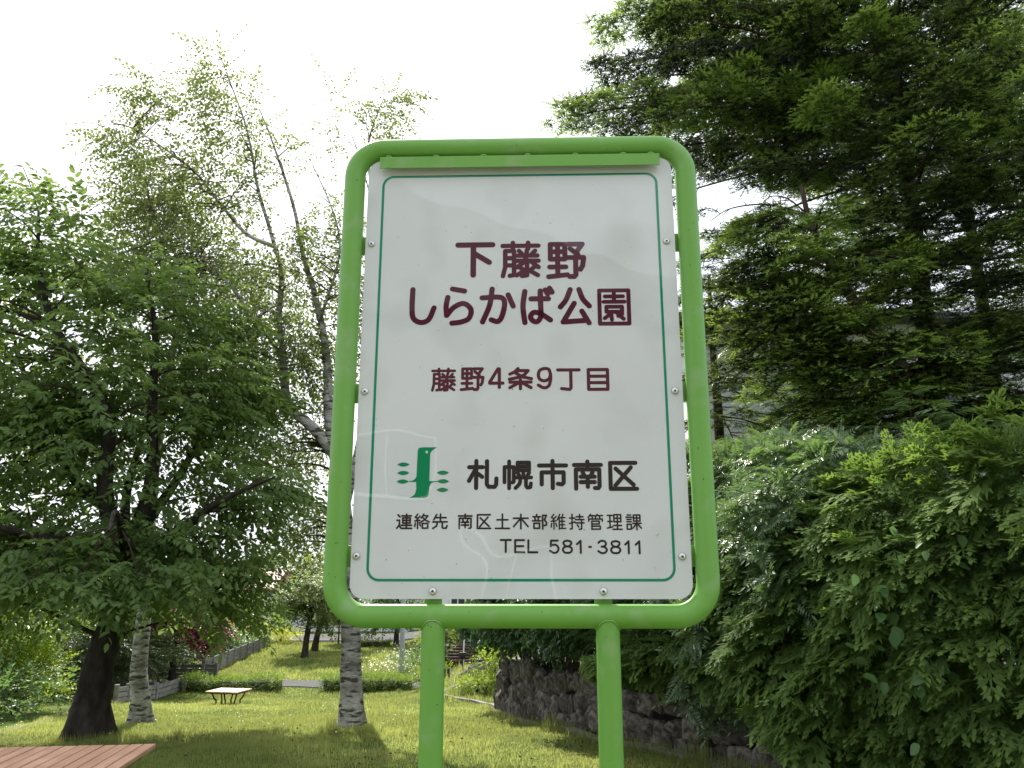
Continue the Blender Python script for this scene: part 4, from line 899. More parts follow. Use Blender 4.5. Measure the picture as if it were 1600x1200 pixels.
# main birch, forked behind the left side of the sign
b = G(549, 1143); YB = b[1]
tk = [b+[0, 0, -.25], P(549, 1100, YB), P(548, 1040, YB), P(548, 980, YB), P(545, 900, YB), P(540, 820, YB), P(530, 740, YB), P(518, 690, YB)]
lim = [([P(524, 712, YB), P(500, 680, YB), P(474, 656, YB), P(452, 638, YB), P(445, 600, YB), P(443, 560, YB), P(436, 500, YB+.1), P(440, 430, YB+.1), P(425, 370, YB+.1), P(402, 290, YB+.1), P(385, 200, YB), P(345, 90, YB)], .095, .008),
       ([P(520, 700, YB), P(513, 640, YB), P(512, 580, YB+.1), P(505, 520, YB+.1), P(492, 460, YB+.1), P(474, 400, YB+.1), P(458, 320, YB+.2), P(425, 220, YB+.2), P(405, 170, YB+.2)], .085, .008),
       ([P(538, 800, YB), P(570, 650, YB+.3), P(590, 480, YB+.5), P(585, 330, YB+.4), P(575, 230, YB+.3), P(600, 150, YB+.3)], .07, .006),
       ([P(428, 385, YB), P(385, 365, YB-.1), P(345, 320, YB-.1), P(300, 265, YB-.2), P(215, 205, YB-.3), P(170, 190, YB-.3)], .035, .006),
       ([P(443, 560, YB), P(400, 500, YB-.4), P(345, 430, YB-.6), P(290, 380, YB-.7), P(235, 330, YB-.8)], .03, .006),
       ([P(500, 500, YB), P(530, 400, YB-.3), P(520, 330, YB-.4), P(480, 240, YB-.4)], .025, .006),
       ([P(590, 480, YB+.5), P(640, 420, YB+.6), P(700, 360, YB+.7)], .03, .006), ([P(585, 330, YB+.4), P(560, 240, YB+.4), P(540, 190, YB+.4)], .015, .005)]
lob = [LB(340, 120, YB, .42, .5, .5), LB(250, 160, YB, .6, .6, .35), LB(370, 200, YB, .6, .7, .5), LB(200, 230, YB-.2, .5, .6, .35), LB(290, 290, YB, .9, 1, .7), LB(235, 330, YB-.4, .6, .7, .5), LB(380, 310, YB, .5, .7, .4, .8), LB(330, 420, YB-.2, .9, 1, .6), LB(230, 420, YB-.3, .7, .8, .5),
       LB(430, 250, YB, .35, .5, .35, .6), LB(470, 420, YB, .7, .9, .6), LB(510, 350, YB-.2, .4, .6, .5, .7), LB(420, 520, YB, .7, 1, .5, 1.2), LB(490, 560, YB+.4, .5, .8, .5), LB(440, 700, YB+.5, .7, 1, .45, .9), LB(480, 640, YB+.6, .4, .7, .4, .7), LB(470, 820, YB+.6, .5, .8, .45), LB(350, 620, YB+.3, .8, 1, .6),
       LB(585, 195, YB+.3, .42, .5, .22, 1.2), LB(615, 160, YB+.3, .28, .4, .2, 1.2), LB(525, 150, YB+.3, .22, .4, .18, .6), LB(500, 215, YB, .25, .4, .25, .5), LB(620, 400, YB+.6, .9, 1, .8, .4), LB(560, 480, YB+.3, .6, .8, .9), LB(700, 330, YB+.7, .8, .9, .5, .5)]
tree('birch_tree', 'forked white birch just left of the left sign post, thin crown above the sign', 'tree', b, tk, .165, lim, lob, 380, 4100, TP['birch'], M['birch_leaf'], M['bark_birch'], shell=.2, flare=1.35, drop=.5, sc=1.05, reach_=1.6)
# second birch, behind the dark cherry
b = G(219, 1131); Y2 = b[1]
tk = [b+[0, 0, -.25], P(219, 1100, Y2), P(217, 1050, Y2), P(222, 990, Y2), P(228, 930, Y2), P(232, 850, Y2), P(240, 740, Y2)]
lim = [([P(238, 760, Y2), P(260, 600, Y2), P(285, 480, Y2), P(300, 380, Y2), P(280, 270, Y2)], .09, .01), ([P(240, 740, Y2), P(225, 600, Y2+.3), P(200, 480, Y2+.5), P(215, 380, Y2+.5)], .07, .01),
       ([P(260, 600, Y2), P(330, 520, Y2+.3), P(395, 480, Y2+.4)], .04, .008)]
lob = [LB(280, 420, Y2, 1.3, 1.4, 1.0), LB(260, 310, Y2, .8, .9, .6), LB(370, 430, Y2, .9, 1, .6), LB(190, 420, Y2, .8, 1, .7), LB(350, 560, Y2, 1.1, 1.2, .7), LB(420, 480, Y2+.2, .6, .8, .4), LB(430, 600, Y2+.5, .5, .7, .4, .7), LB(260, 560, Y2, 1.4, 1.4, .9)]
tree('birch_tree', 'white birch with dark banded trunk just right of the black trunk', 'tree', b, tk, .15, lim, lob, 280, 1500, TP['birch'], M['birch_leaf'], M['bark_birch'], shell=.2, flare=1.45, drop=.5, sc=1.15, reach_=1.6)

# small lawn trees in the distance, dark red maple and other garden trees
def simple_tree(name, label, px, py, Y, h_, cw, ch, nspr, tpl, lmat, tr=.12, sc=1., lean=0, cat='tree', group=None, z0=None, base_px=True, cz=None, n_l=7):
    q = G(px, py, 3) if base_px else P(px, py, Y)
    x, y = (q[0], q[1]) if base_px else (q[0], Y); zg = float(gz(x, y)) if z0 is None else z0
    c = np.array([x+lean, y, zg+(cz or h_-ch*.5)]); tk = [(x, y, zg-.15), (x+lean*.3, y, zg+h_*.2), (x+lean*.8, y, zg+h_*.45), (x+lean, y, zg+h_*.7)]
    lim = []; lob = [(c, np.array([cw*.36, cw*.36, ch*.38]), 1.)]
    for k in range(n_l):
        a = k/n_l*2*math.pi+rng.random(); rr = cw*.30*rng.uniform(.7, 1.2); e = c+np.array([math.cos(a)*rr, math.sin(a)*rr, rng.uniform(-.3, .36)*ch]); lim.append(([np.array(tk[2])+[0, 0, -.1*h_*rng.random()], (np.array(tk[2])+e)/2+[0, 0, .1*ch], e], tr*.5, .012)); lob.append((e, np.array([cw*.2, cw*.2, ch*.2]), 1.))
    return tree(name, label, cat, (x, y, zg), tk, tr, lim, lob, 50, nspr, tpl, lmat, M['bark_dark'], sc=sc, group=group, shell=.4, flare=1.3, k=6)
simple_tree('lawn_tree', 'left one of the two small broadleaf trees at the far end of the lawn', 475, 1028, 0, 3.9, 3.6, 2.9, 900, TP['far'], M['birch_leaf'], tr=.15, sc=1.0, lean=.2)
simple_tree('lawn_tree', 'right one of the two small far lawn trees, just left of the near birch trunk', 490, 1018, 0, 4.0, 4.2, 2.9, 900, TP['far'], M['garden_leaf'], tr=.16, sc=1.0, lean=.5)
simple_tree('maple_tree', 'dark red leaved maple behind the two near trunks', 268, 1062, 0, 3.6, 4.2, 2.6, 1500, TP['small'], M['red_leaf'], tr=.12, sc=1.5)
simple_tree('maple_tree', 'bright yellow green maple glowing behind the black cherry trunk', 110, 0, 17.0, 3.4, 4.4, 2.0, 1500, TP['small'], M['yellow_leaf'], tr=.1, sc=1.6, base_px=False)
simple_tree('maple_tree', 'yellow green maple hanging over the garden fence right of the dark red one', 325, 0, 27.0, 4.0, 4.4, 2.0, 1000, TP['small'], M['yellow_leaf'], tr=.1, sc=1.8, base_px=False)
simple_tree('pine_tree', 'low garden pine with a bent trunk behind the fence', 255, 0, 25.5, 1.9, 3.6, 1.4, 1300, TP['tiny'], M['olive_leaf'], tr=.09, sc=1.8, lean=.9, base_px=False)
simple_tree('garden_tree', 'rounded green tree at the far left end of the garden', 30, 0, 20.0, 4.6, 4.6, 3.4, 1500, TP['far'], M['garden_leaf'], tr=.12, sc=1., base_px=False)
simple_tree('garden_tree', 'dark red purple tree far behind the garden at the left edge', 5, 0, 26.0, 3.6, 3.4, 2.6, 900, TP['far'], M['red_leaf'], tr=.12, sc=.9, base_px=False)
simple_tree('garden_tree', 'pale green tree in front of the red roofed house', 372, 0, 44.0, 3.1, 4.0, 2.2, 700, TP['far'], M['yellow_leaf'], tr=.12, sc=1.1, base_px=False)
simple_tree('garden_tree', 'reddish tree near the white house with brown red roof', 348, 0, 48.0, 4.6, 3.2, 2.6, 700, TP['far'], M['red_leaf'], tr=.12, sc=1., base_px=False)
simple_tree('garden_tree', 'dark green tree beside the lamp post at the far street', 652, 0, 44.0, 3.6, 3.6, 3.2, 900, TP['far'], M['garden_leaf'], tr=.14, sc=1., base_px=False)
simple_tree('weeping_tree', 'small weeping tree in front of the long white building', 578, 0, 45.0, 2.5, 2.0, 1.6, 420, TP['far'], M['olive_leaf'], tr=.05, sc=.8, base_px=False)
simple_tree('garden_tree', 'young airy tree on the bank just right of the left sign post', 700, 0, 28.5, 2.5, 1.5, 1.6, 330, TP['tiny'], M['yellow_leaf'], tr=.025, sc=1.3, base_px=False)
for k, (px, Y, hh, cw, mt, lab) in enumerate([(445, 62, 5.2, 6, 'garden_leaf', 'round green street tree left of the lawn trees'), (520, 66, 6.5, 7, 'birch_leaf', 'tall pale green street tree behind the left side of the sign'), (700, 64, 6, 7, 'garden_leaf', 'green street tree hidden behind the sign board'), (820, 60, 7.5, 8, 'garden_leaf', 'large green tree behind the sign board beyond the red panel house'),
        (200, 52, 6, 8, 'garden_leaf', 'broad green tree far behind the cherry crown'), (60, 48, 6.5, 8, 'garden_leaf', 'broad tree far behind the garden at left'), (-120, 40, 7, 9, 'garden_leaf', 'broad tree beyond the left edge of the garden'), (960, 50, 8, 8, 'garden_leaf', 'green tree beyond the stone wall')]):
    simple_tree('street_tree', lab, px, 0, Y, hh, cw, hh*.75, 520, TP['far'], M[mt], tr=.2, sc=2.0, base_px=False)
# ================================================================ FIRS ON THE RAISED GARDEN
def conifer(name, label, base, trunk, r0, boughs, mt='fir_needle', group=None, dens=1., tips=1., scale=1.):
    """boughs: (start xyz, tip xyz, sag)"""
    root = empty(name, tuple(base), label, 'tree', group=group); tp = crom(trunk, 6); T = Tubes(); rad = np.linspace(r0, r0*.25, len(tp)); T.add(tp, rad, 14); T.build('trunk', M['bark_conifer'], root)
    TB = Tubes(); Lv = Leaves(); PO = []; DI = []; SCL = []; NRM = []; OFF = []
    UPV = np.array([0, 0, 1.])
    for a, e, sag in boughs:
        a = np.array(a, float); e = np.array(e, float); L = np.linalg.norm(e-a); m1 = a+(e-a)*.4+[0, 0, sag*.9]; m2 = a+(e-a)*.78+[0, 0, sag*.8]
        c = crom([a, m1, m2, e], 6); TB.add(c, np.linspace(.006+.0075*L, .004, len(c)), 6); seg = np.concatenate([[0], np.cumsum(np.linalg.norm(np.diff(c, axis=0), axis=1))]); Lc = seg[-1]
        h = (e-a)*[1, 1, 0]; h /= np.linalg.norm(h)+1e-6; side = np.array([-h[1], h[0], 0]); s = Lc*.16; k = 0; roll = rng.normal(0, .12); bo = rng.choice([-.5, -.3, 0, .3]); nb0 = len(OFF)
        while s < Lc-.1:
            p = np.array([np.interp(s, seg, c[:, i]) for i in range(3)]); rem = Lc-s; sl = min(.34*rem+.12, .95)*rng.uniform(.7, 1.2); sg = 1 if k % 2 else -1
            d = h*rng.uniform(.5, .95)+side*sg*rng.uniform(.6, 1.0)+UPV*(-.10+rng.normal(0, .12)+roll*sg); d /= np.linalg.norm(d); q = p+d*sl+UPV*(-.12*sl)
            TB.add(np.array([p, (p+q)/2+UPV*.03*sl, q]), [.007, .005, .003], 4)
            m = max(1, int(round(sl/.20*dens)))
            for j in range(m):
                f_ = (j+rng.random()*.7)/m; pp = p+(q-p)*f_; sd = np.cross(UPV, d); d2 = d*.8+sd*(1 if j % 2 else -1)*rng.uniform(.3, .9)+UPV*(-.10+rng.normal(0, .12)); PO.append(pp); DI.append(d2); SCL.append(rng.uniform(.7, 1.1)); OFF.append(0)
            PO.append(q-d*.18); DI.append(d+UPV*rng.normal(-.1, .15)); SCL.append(rng.uniform(.75, 1.1)); OFF.append(.12); s += .25/dens*rng.uniform(.7, 1.3); k += 1
        for f_ in np.arange(.3, Lc-.3, .22/dens):
            pp = np.array([np.interp(f_, seg, c[:, i]) for i in range(3)]); PO.append(pp); DI.append(h*.8+side*rng.normal(0, .6)+UPV*rng.normal(-.02, .1)); SCL.append(rng.uniform(.8, 1.1)); OFF.append(-.05)
        for f_ in (-.1, -.3, -.5):
            PO.append(c[-1]+h*f_); DI.append(h+side*rng.normal(0, .6)+UPV*rng.normal(-.1, .15)); SCL.append(rng.uniform(.8, 1.1)); OFF.append(.12)
        OFF[nb0:] = [q_+bo for q_ in OFF[nb0:]]
    PO = np.array(PO); DI = np.array(DI); SCL = np.array(SCL)*scale; OFF = np.array(OFF); U_ = (PO[:, 0])/np.maximum(PO[:, 1], .5); E_ = (PO[:, 2]-EYE_H)/np.maximum(PO[:, 1], .5); kp_ = (U_ < .74) & (E_ < .93); 
    rx_ = PO-EYE; dp_ = rx_@FW; qx = 800+F_PX*rx_[:, 0]/dp_; qy = 600-F_PX*(rx_@UP)/dp_      # thin spots between the tiers where the sky shows
    for gx, gy, ga, gb in ((1148, 306, 62, 44), (1292, 312, 52, 24), (1225, 300, 40, 20), (1010, 60, 18, 25)): kp_ &= ~((((qx-gx)/ga)**2+((qy-gy)/gb)**2 < 1) & (rng.random(len(qx)) < .93))
    PO, DI, SCL, OFF = PO[kp_], DI[kp_], SCL[kp_], OFF[kp_]; NRM = np.tile([0, 0, 1.], (len(PO), 1)); TB.build('branches', M['bark_conifer'], root, 'stuff')
    Lv.put(TP['fir'], frames(DI, NRM, tilt=.14), PO, SCL, np.array(OFF), tn=.09); Lv.build('needles', M[mt], root); print(name, 'sprays', len(PO)); return root
def trunk_at(tp, z):
    tp = np.array(tp); return np.array([np.interp(z, tp[:, 2], tp[:, 0]), np.interp(z, tp[:, 2], tp[:, 1]), z])
# A: the big fir
bA = np.array([5.6, 10.4, .25]); tA = [bA+[0, 0, -.3], bA+[0, 0, 3], bA+[.05, 0, 7], bA+[0, .1, 11.5]]
B_ = []
def reach(z, az):           # az: 0 = towards the sign (-x), 90 = towards the camera
    l = np.interp(z, [2.6, 3.4, 4.5, 5.4, 6.0, 6.6, 7.4, 8.2, 9.4, 10.4, 11.4], [1.9, 2.3, 2.2, 1.4, 1.0, 1.5, 3.7, 4.2, 3.9, 3.2, 2.4])
    f = np.interp(z, [2.6, 3.6, 5, 7, 9, 11.4], [2.4, 2.8, 3.1, 3.2, 2.9, 1.8]); t = sstep(az, 20, 75); return l*(1-t)+f*t
z = 2.7
while z < 10.6:
    for az in np.concatenate([np.arange(-25, 150, 42), [rng.uniform(30, 100)]])+rng.uniform(-14, 14):
        if az > 105 and rng.random() < .55: continue
        l = reach(z, abs(az) if az < 90 else 180-az if az < 90 else max(60, 180-az))*rng.uniform(.78, 1.05); a = math.radians(az); s0 = trunk_at(tA, z+rng.uniform(-.12, .12))
        zd = np.interp(z, [2.6, 6, 9, 11.4], [-.75, -.45, -.1, .3])*l/3; B_.append((s0, s0+[-math.cos(a)*l, -math.sin(a)*l, zd+rng.normal(0, .12)], .16*l/3))
    z += .5
for px, py, Y in ((882, 182, 9.2), (935, 32, 9.6), (905, 168, 9.6), (1010, 10, 9.0), (930, 110, 9.8), (960, 205, 9.6), (1000, 250, 10.0), (1060, 262, 10.2), (1100, 285, 9.6), (985, 95, 9.4)):
    e = P(px, py, Y); B_.append((trunk_at(tA, min(e[2]+.5, 11)), e, .25))
conifer('fir_tree', 'tallest fir, broad dark tiers with pale green tips filling the top right of the picture', bA, tA, .2, B_, dens=.84, scale=1.3)
# B: fir with thin bent trunk left of it
bB = P(1440, 720, 8.6); bB[2] = .35
tB = [bB+[0, 0, -.3], P(1425, 640, 8.6), P(1395, 560, 8.6), P(1360, 520, 8.7), P(1325, 455, 8.8), P(1290, 400, 8.9), P(1265, 345, 9), P(1252, 290, 9)]
B2 = []
for (sx, sy), tips, Y in (((1262, 335), ((1110, 345, 8.8), (1150, 380, 8.4), (1190, 320, 9.6)), 9), ((1275, 360), ((1120, 372, 9.2), (1370, 330, 8.4), (1300, 330, 8.0)), 8.9), ((1300, 420), ((1150, 430, 8.2), (1115, 440, 9.2), (1240, 400, 7.9), (1390, 380, 8.5), (1430, 420, 8.0)), 8.9),
                          ((1325, 455), ((1105, 480, 8.7), (1170, 500, 8), (1200, 440, 9.6), (1250, 500, 7.7)), 8.8), ((1360, 520), ((1130, 520, 8.2), (1160, 560, 8.9), (1260, 540, 7.6), (1300, 505, 7.7), (1210, 590, 8), (1450, 470, 7.9)), 8.7),
                          ((1395, 560), ((1120, 590, 9), (1200, 620, 8.2), (1290, 590, 7.7), (1380, 560, 7.4), (1500, 560, 7.6), (1320, 640, 8.0)), 8.6), ((1425, 640), ((1250, 650, 8.2), (1350, 640, 7.8), (1450, 620, 7.6), (1550, 620, 7.6)), 8.6)):
    for t in tips: B2.append((P(sx, sy, Y), P(*t), .18))
conifer('fir_tree', 'smaller fir with a thin bent trunk showing through, between the sign and the tall fir', bB, tB, .10, B2, dens=1.3, scale=1.2)
# C: low dark fir close to the sign's right edge
bC = P(1122, 720, 11.5); bC[2] = .2
tC = [bC+[0, 0, -.3], P(1124, 680, 11.5), P(1118, 600, 11.5), P(1112, 520, 11.5), P(1108, 430, 11.5), P(1112, 330, 11.5), P(1112, 300, 11.5)]
B3 = []
for sy, tips in ((400, ((1098, 420, 11), (1140, 425, 10.8), (1080, 430, 11))), (450, ((1170, 470, 11), (1060, 470, 11), (1130, 480, 10.4))), (520, ((1200, 540, 11), (1050, 540, 11), (1150, 560, 10.2), (1110, 560, 10))), (590, ((1220, 620, 11), (1040, 620, 11), (1170, 640, 10.2), (1120, 630, 10))), (650, ((1230, 690, 11), (1150, 700, 10.4), (1060, 690, 10.6)))):
    for t in tips: B3.append((trunk_at(tC, P(1112, sy, 11.5)[2]), P(*t), .1))
conifer('fir_tree', 'slender dark fir directly behind the right tube of the sign frame', bC, tC[:5], .09, B3)
# D: right-hand fir, mostly outside the picture, dark lower boughs
bD = np.array([6.9, 8.4, .4]); tD = [bD+[0, 0, -.3], bD+[-.05, 0, 3], bD+[0, 0, 8]]
B4 = []
for z in np.arange(2.3, 7.6, .38):
    for az in np.arange(0, 120, 38)+rng.uniform(-12, 12):
        l = 2.3*rng.uniform(.75, 1.05)*(1-.05*(z-3)); a = math.radians(az); s0 = trunk_at(tD, z); B4.append((s0, s0+[-math.cos(a)*l, -math.sin(a)*l, -.25*l/2+rng.normal(0, .1)], .12))
conifer('fir_tree', 'fir at the right edge of the picture with dense low boughs above the hedge', bD, tD, .18, B4)

# E: another broad fir behind, closing the gaps between the others
bE = np.array([8.2, 13.2, .2]); tE = [bE+[0, 0, -.3], bE+[0, 0, 4], bE+[0, .1, 12]]
B5 = []
for z in np.arange(2.4, 11.5, .66):
    for az in (np.arange(0, 125, 30) if (z < 5.2 or z > 7) else np.arange(48, 125, 26))+rng.uniform(-12, 12):
        l = (3.7 if z < 6.5 else 3.4)*rng.uniform(.75, 1.05); a = math.radians(az); s0 = trunk_at(tE, z); B5.append((s0, s0+[-math.cos(a)*l, -math.sin(a)*l, -.35*l/2+rng.normal(0, .1)], .12))
conifer('fir_tree', 'dark broad fir standing farthest back between the other firs and the pale house', bE, tE, .2, B5, dens=.45, scale=2.0)

# ================================================================ SHRUBS ON THE STONE WALL
def s_of_y(y): return float(np.interp(-y, -WL[:, 1], WS))
def wall_mass(n, y0, y1, ztop, zlow, thick, tplk, mt, sc, out0=.35, drop=.3, outdir=(-.9, -.55, -.1), hangb=.35, seed=0, face=.7):
    """foliage positions over the wall between distances y0..y1"""
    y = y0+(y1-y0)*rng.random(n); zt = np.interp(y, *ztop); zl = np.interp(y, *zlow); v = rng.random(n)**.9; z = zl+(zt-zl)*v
    lump = .22*np.sin(y*2.1+z*1.3+seed)+.16*np.sin(y*4.7-z*3.1+seed*2)+.10*np.sin(y*9+z*7)
    bulge = out0*np.clip(v*3+.25, 0, 1)+.35*np.sin(np.clip(v, 0, 1)*math.pi)*thick-.55*np.clip(v-.72, 0, 1)*2.2+lump*.8
    depth = rng.random(n)**1.6*.75
    S_ = np.array([s_of_y(q) for q in y]); Pp = np.stack([np.interp(S_, WS, WL[:, 0]), np.interp(S_, WS, WL[:, 1])], 1); O = np.array([wout(q) for q in S_])
    XY = Pp+O*(bulge-depth)[:, None]; pos = np.stack([XY[:, 0], XY[:, 1], z], 1)
    d = np.concatenate([O, np.zeros((n, 1))], 1)*.9+np.array([0, -.25, -hangb])+rng.normal(0, .38, (n, 3)); d[v > .85, 2] += .5
    return pos, d, v
def mass_thing(name, label, cat, n, y0, y1, ztop, zlow, thick, tplk, mt, sc, group=None, part='foliage', tilt=.3, **kw):
    ym = (y0+y1)/2; p = wl(s_of_y(ym)); o = wout(s_of_y(ym)); base = p-o*.35; root = empty(name, (base[0], base[1], float(ttop(ym))), label, cat, group=group)
    pos, d, v = wall_mass(n, y0, y1, ztop, zlow, thick, tplk, mt, sc, **kw); up = np.tile([0, 0, 1.], (n, 1))+d*[.6, .6, 0]
    if tplk == 'pinnate': up = np.tile([-.55, -.4, .8], (n, 1)); d = d*[1, 1, .6]+[0, -.1, .22]+rng.normal(0, .3, (n, 3))
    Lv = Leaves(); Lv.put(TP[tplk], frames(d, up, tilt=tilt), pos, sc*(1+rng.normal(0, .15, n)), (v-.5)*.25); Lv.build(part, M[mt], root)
    T = Tubes(); k = max(6, int((y1-y0)*7))
    for q in range(k):
        i = rng.integers(0, n); e = pos[i]; s = s_of_y(float(np.clip(e[1]+rng.normal(0, .3), y0, y1))); b_ = wl(s)-wout(s)*rng.uniform(.3, .7); zb = float(ttop(wl(s)[1]))-.1
        a = np.array([b_[0], b_[1], zb]); m_ = (a+e)/2+[0, 0, .25]; T.add(crom([a, m_, e], 5), np.linspace(.022, .006, 11), 5)
    T.build('stems', M['twig'], root); return root
ZL = ([5.0, 6.9, 7.3, 7.9, 9.4, 11, 14, 18.4], [-.1, .0, .72, .92, .92, .85, .72, .45])
mass_thing('maple_shrub', 'dark lobed leaf shrub spilling over the far end of the stone wall', 'shrub', 1000, 14.3, 18.3, ([14, 16, 18.4], [1.9, 1.6, 1.0]), ZL, .7, 'lobed', 'maple_leaf', 1.5, out0=.2, seed=1)
mass_thing('maple_shrub', 'broad leaved shrub over the middle of the stone wall, behind the right sign post', 'shrub', 1300, 10.4, 14.4, ([10, 12, 14.4], [2.6, 2.3, 1.9]), ZL, .8, 'lobed', 'maple_leaf', 1.3, out0=.22, seed=2)
mass_thing('feathery_shrub', 'shrub with feathery leaves shining pale where the sun catches them, right of the sign frame', 'shrub', 3200, 8.0, 10.6, ([8, 9, 10.6], [2.95, 3.05, 2.7]), ZL, 1.1, 'pinnate', 'pinnate_leaf', .88, out0=.3, seed=3, group='feathery leaved shrubs on the stone wall')
mass_thing('feathery_shrub', 'feathery leaved shrub whose tall shoots stand up in front of the dark firs', 'shrub', 2300, 6.5, 8.2, ([6.5, 7.3, 8.2], [2.7, 2.95, 2.95]), ([6, 7.2, 7.6, 8.2], [.9, .8, .4, .2]), 1.0, 'pinnate', 'pinnate_leaf', .82, out0=.34, seed=4, group='feathery leaved shrubs on the stone wall')
mass_thing('arborvitae', 'arborvitae hedge covering the right end of the stone wall down to the grass', 'hedge', 3900, 4.3, 7.5, ([3.6, 5, 6, 7.5], [2.75, 2.7, 2.6, 2.2]), ([3, 6.7, 7.1, 7.5], [0.0, -.05, .4, .6]), .8, 'thuja', 'thuja_leaf', 1.28, out0=.38, seed=5)
mass_thing('arborvitae', 'lower arborvitae under the feathery shrub beside the exposed stones', 'hedge', 1700, 6.9, 9.2, ([6.9, 8, 9.2], [1.7, 1.3, .9]), ([6.9, 7.4, 8.2, 9.2], [.1, .45, .6, .6]), .7, 'thuja', 'thuja_leaf', 1.05, out0=.36, seed=6)
mass_thing('hedge_interior', 'dense dark inner growth of the hedge on the raised bed', 'hedge', 2600, 4.2, 18.0, ([4, 10, 18], [2.5, 2.5, 1.1]), ([4, 7, 8, 18], [.4, .4, .95, .4]), .2, 'small', 'maple_leaf', 1.15, out0=-.2, seed=7)
# upright shoots above the hedge line
root = empty('tall_shoots', tuple(P(1450, 700, 7.3)*[1, 1, 0]+[0, 0, .5]), 'group of upright young feathery shoots sticking up above the hedge before the firs', 'shrub'); Lv = Leaves(); T = Tubes(); PO = []; DI = []
for px, py, Y in ((1420, 615, 7.2), (1460, 640, 7.0), (1490, 645, 7.1), (1440, 665, 7.3), (1345, 668, 7.6), (1260, 690, 8.0), (1230, 650, 8.4), (1475, 690, 6.9), (1300, 660, 8.1), (1115, 690, 9.2)):
    e = P(px, py, Y); a = e+[rng.normal(.1, .1), .15, -.8]; c = crom([a, (a+e)/2+rng.normal(0, .04, 3), e], 6); T.add(c, np.linspace(.008, .003, len(c)), 5)
    for q in range(4, len(c)):
        for k in range(2): an = rng.random()*6.28; PO.append(c[q]); DI.append([math.cos(an), math.sin(an), .35])
Lv.put(TP['pinnate'], frames(np.array(DI), np.tile([0, 0, 1.], (len(DI), 1)), tilt=.2), np.array(PO), 1.0); Lv.build('foliage', M['pinnate_leaf'], root); T.build('stems', M['twig'], root)
# climbing vine with round leaves, each leaf its own piece
def round_leaf(k):
    r = np.random.default_rng(90+k); V = [(0, 0, 0)]; m = 12
    for q in range(m):
        a = -math.pi+(q+.5)/m*2*math.pi; rr = .5*(1+.06*r.normal()); x = .5+rr*math.cos(a)*(1.06 if abs(a) < .5 else 1); V.append((x+(.14 if abs(a) < .3 else 0), .86*rr*math.sin(a), .16*abs(math.sin(a))-.16*x*x+.02*r.normal()))
    V.append((.5, 0, -.03)); F = [(1+q, 1+(q+1) % m, m+1) for q in range(m)]
    me = mesh_np('leaf', np.array(V), [np.array(F)], True, np.full(len(F), .3+.1*k)); me.materials.append(M['vine_leaf']); return me
VM = [round_leaf(k) for k in range(5)]
def vine(px, py, Y, lab, pts, nl):
    base = P(px, py, Y); zb = float(gz(base[0], base[1])); root = empty('climbing_vine', (base[0], base[1], zb), lab, 'vine', group='round leaved vines in the hedge'); bl = np.array(root.location)
    c = crom([P(*q) for q in pts], 8); T = Tubes(); T.add(c, .007, 5); T.build('vine_stem', M['twig'], root)
    for k in range(nl):
        p = c[rng.integers(0, len(c))]+rng.normal(0, .13, 3)*[1, .35, 1]; o = link('leaf', VM[rng.integers(0, 5)], None, root); o.location = Vector(p-bl-np.array([.06, .10, 0]))
        d = np.array([[rng.normal(-.1, .7), -.35+rng.normal(0, .3), -.7+rng.normal(0, .35)]]); Rm = frames(d, np.array([[-.35+rng.normal(0, .6), -.8+rng.normal(0, .4), .75]]))[0]
        from mathutils import Matrix
        o.rotation_euler = Matrix(Rm.tolist()).to_euler(); s = rng.uniform(.045, .085); o.scale = (s, s, s)
hx = lambda y: float(wl(s_of_y(y))[0])
def hy(px):     # distance at which column px meets the front of the hedge
    best = None
    for y in np.arange(4, 12, .05):
        s = s_of_y(y); p = wl(s)+wout(s)*.52; u = p[0]/p[1]; w__ = (px-800)/F_PX/math.cos(PITCH)
        if best is None or abs(u-w__) < best[0]: best = (abs(u-w__), p[1])
    return best[1]
vine(1430, 1010, hy(1430), 'vine with round leaves trailing down the hedge below the feathery shrub', [(q[0], q[1], hy(q[0])) for q in ((1490, 860), (1455, 880), (1430, 920), (1405, 945), (1440, 985), (1425, 1015), (1400, 1035), (1450, 1050), (1470, 1080))], 46)
vine(1370, 960, hy(1370), 'short vine with round leaves left of the larger vine', [(q[0], q[1], hy(q[0])) for q in ((1400, 905), (1385, 925), (1370, 955), (1345, 980), (1350, 1005))], 18)

# ================================================================ GARDEN AND FAR SHRUBS
def box_hedge(label, x0, x1, y, h_, n, d_=.75):
    zg = float(gz((x0+x1)/2, y)); root = empty('low_hedge', ((x0+x1)/2, y, zg), label, 'hedge', group='low clipped hedges beside the path'); Lv = Leaves()
    x = rng.uniform(x0, x1, n); t = rng.random(n); top = t < .45; yy = np.where(top, rng.uniform(-d_/2, d_/2, n), -d_/2+rng.random(n)**2*.2); zz = np.where(top, h_-rng.random(n)*.08, rng.random(n)*h_)
    zz += .04*np.sin(x*2.3)+.03*np.sin(x*6.1); pos = np.stack([x, y+yy, zg+np.maximum(zz, .02)], 1); d = np.stack([rng.normal(0, .5, n), np.where(top, rng.normal(0, .5, n), -.6), np.where(top, .8, rng.normal(.2, .4, n))], 1)
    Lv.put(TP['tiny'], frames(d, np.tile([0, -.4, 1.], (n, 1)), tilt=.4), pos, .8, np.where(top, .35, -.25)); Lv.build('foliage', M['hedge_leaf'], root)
    MB().box((0, .02, h_*.42), (x1-x0-.2, d_-.3, h_*.8)).build('inner_growth', M['twig'], root, loc=None)
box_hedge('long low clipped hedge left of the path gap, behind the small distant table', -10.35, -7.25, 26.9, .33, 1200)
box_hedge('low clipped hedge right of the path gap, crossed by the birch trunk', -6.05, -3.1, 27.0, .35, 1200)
box_hedge('low hedge at the far street, right of the birch trunk', -8.6, -6.2, 43.2, .3, 400)
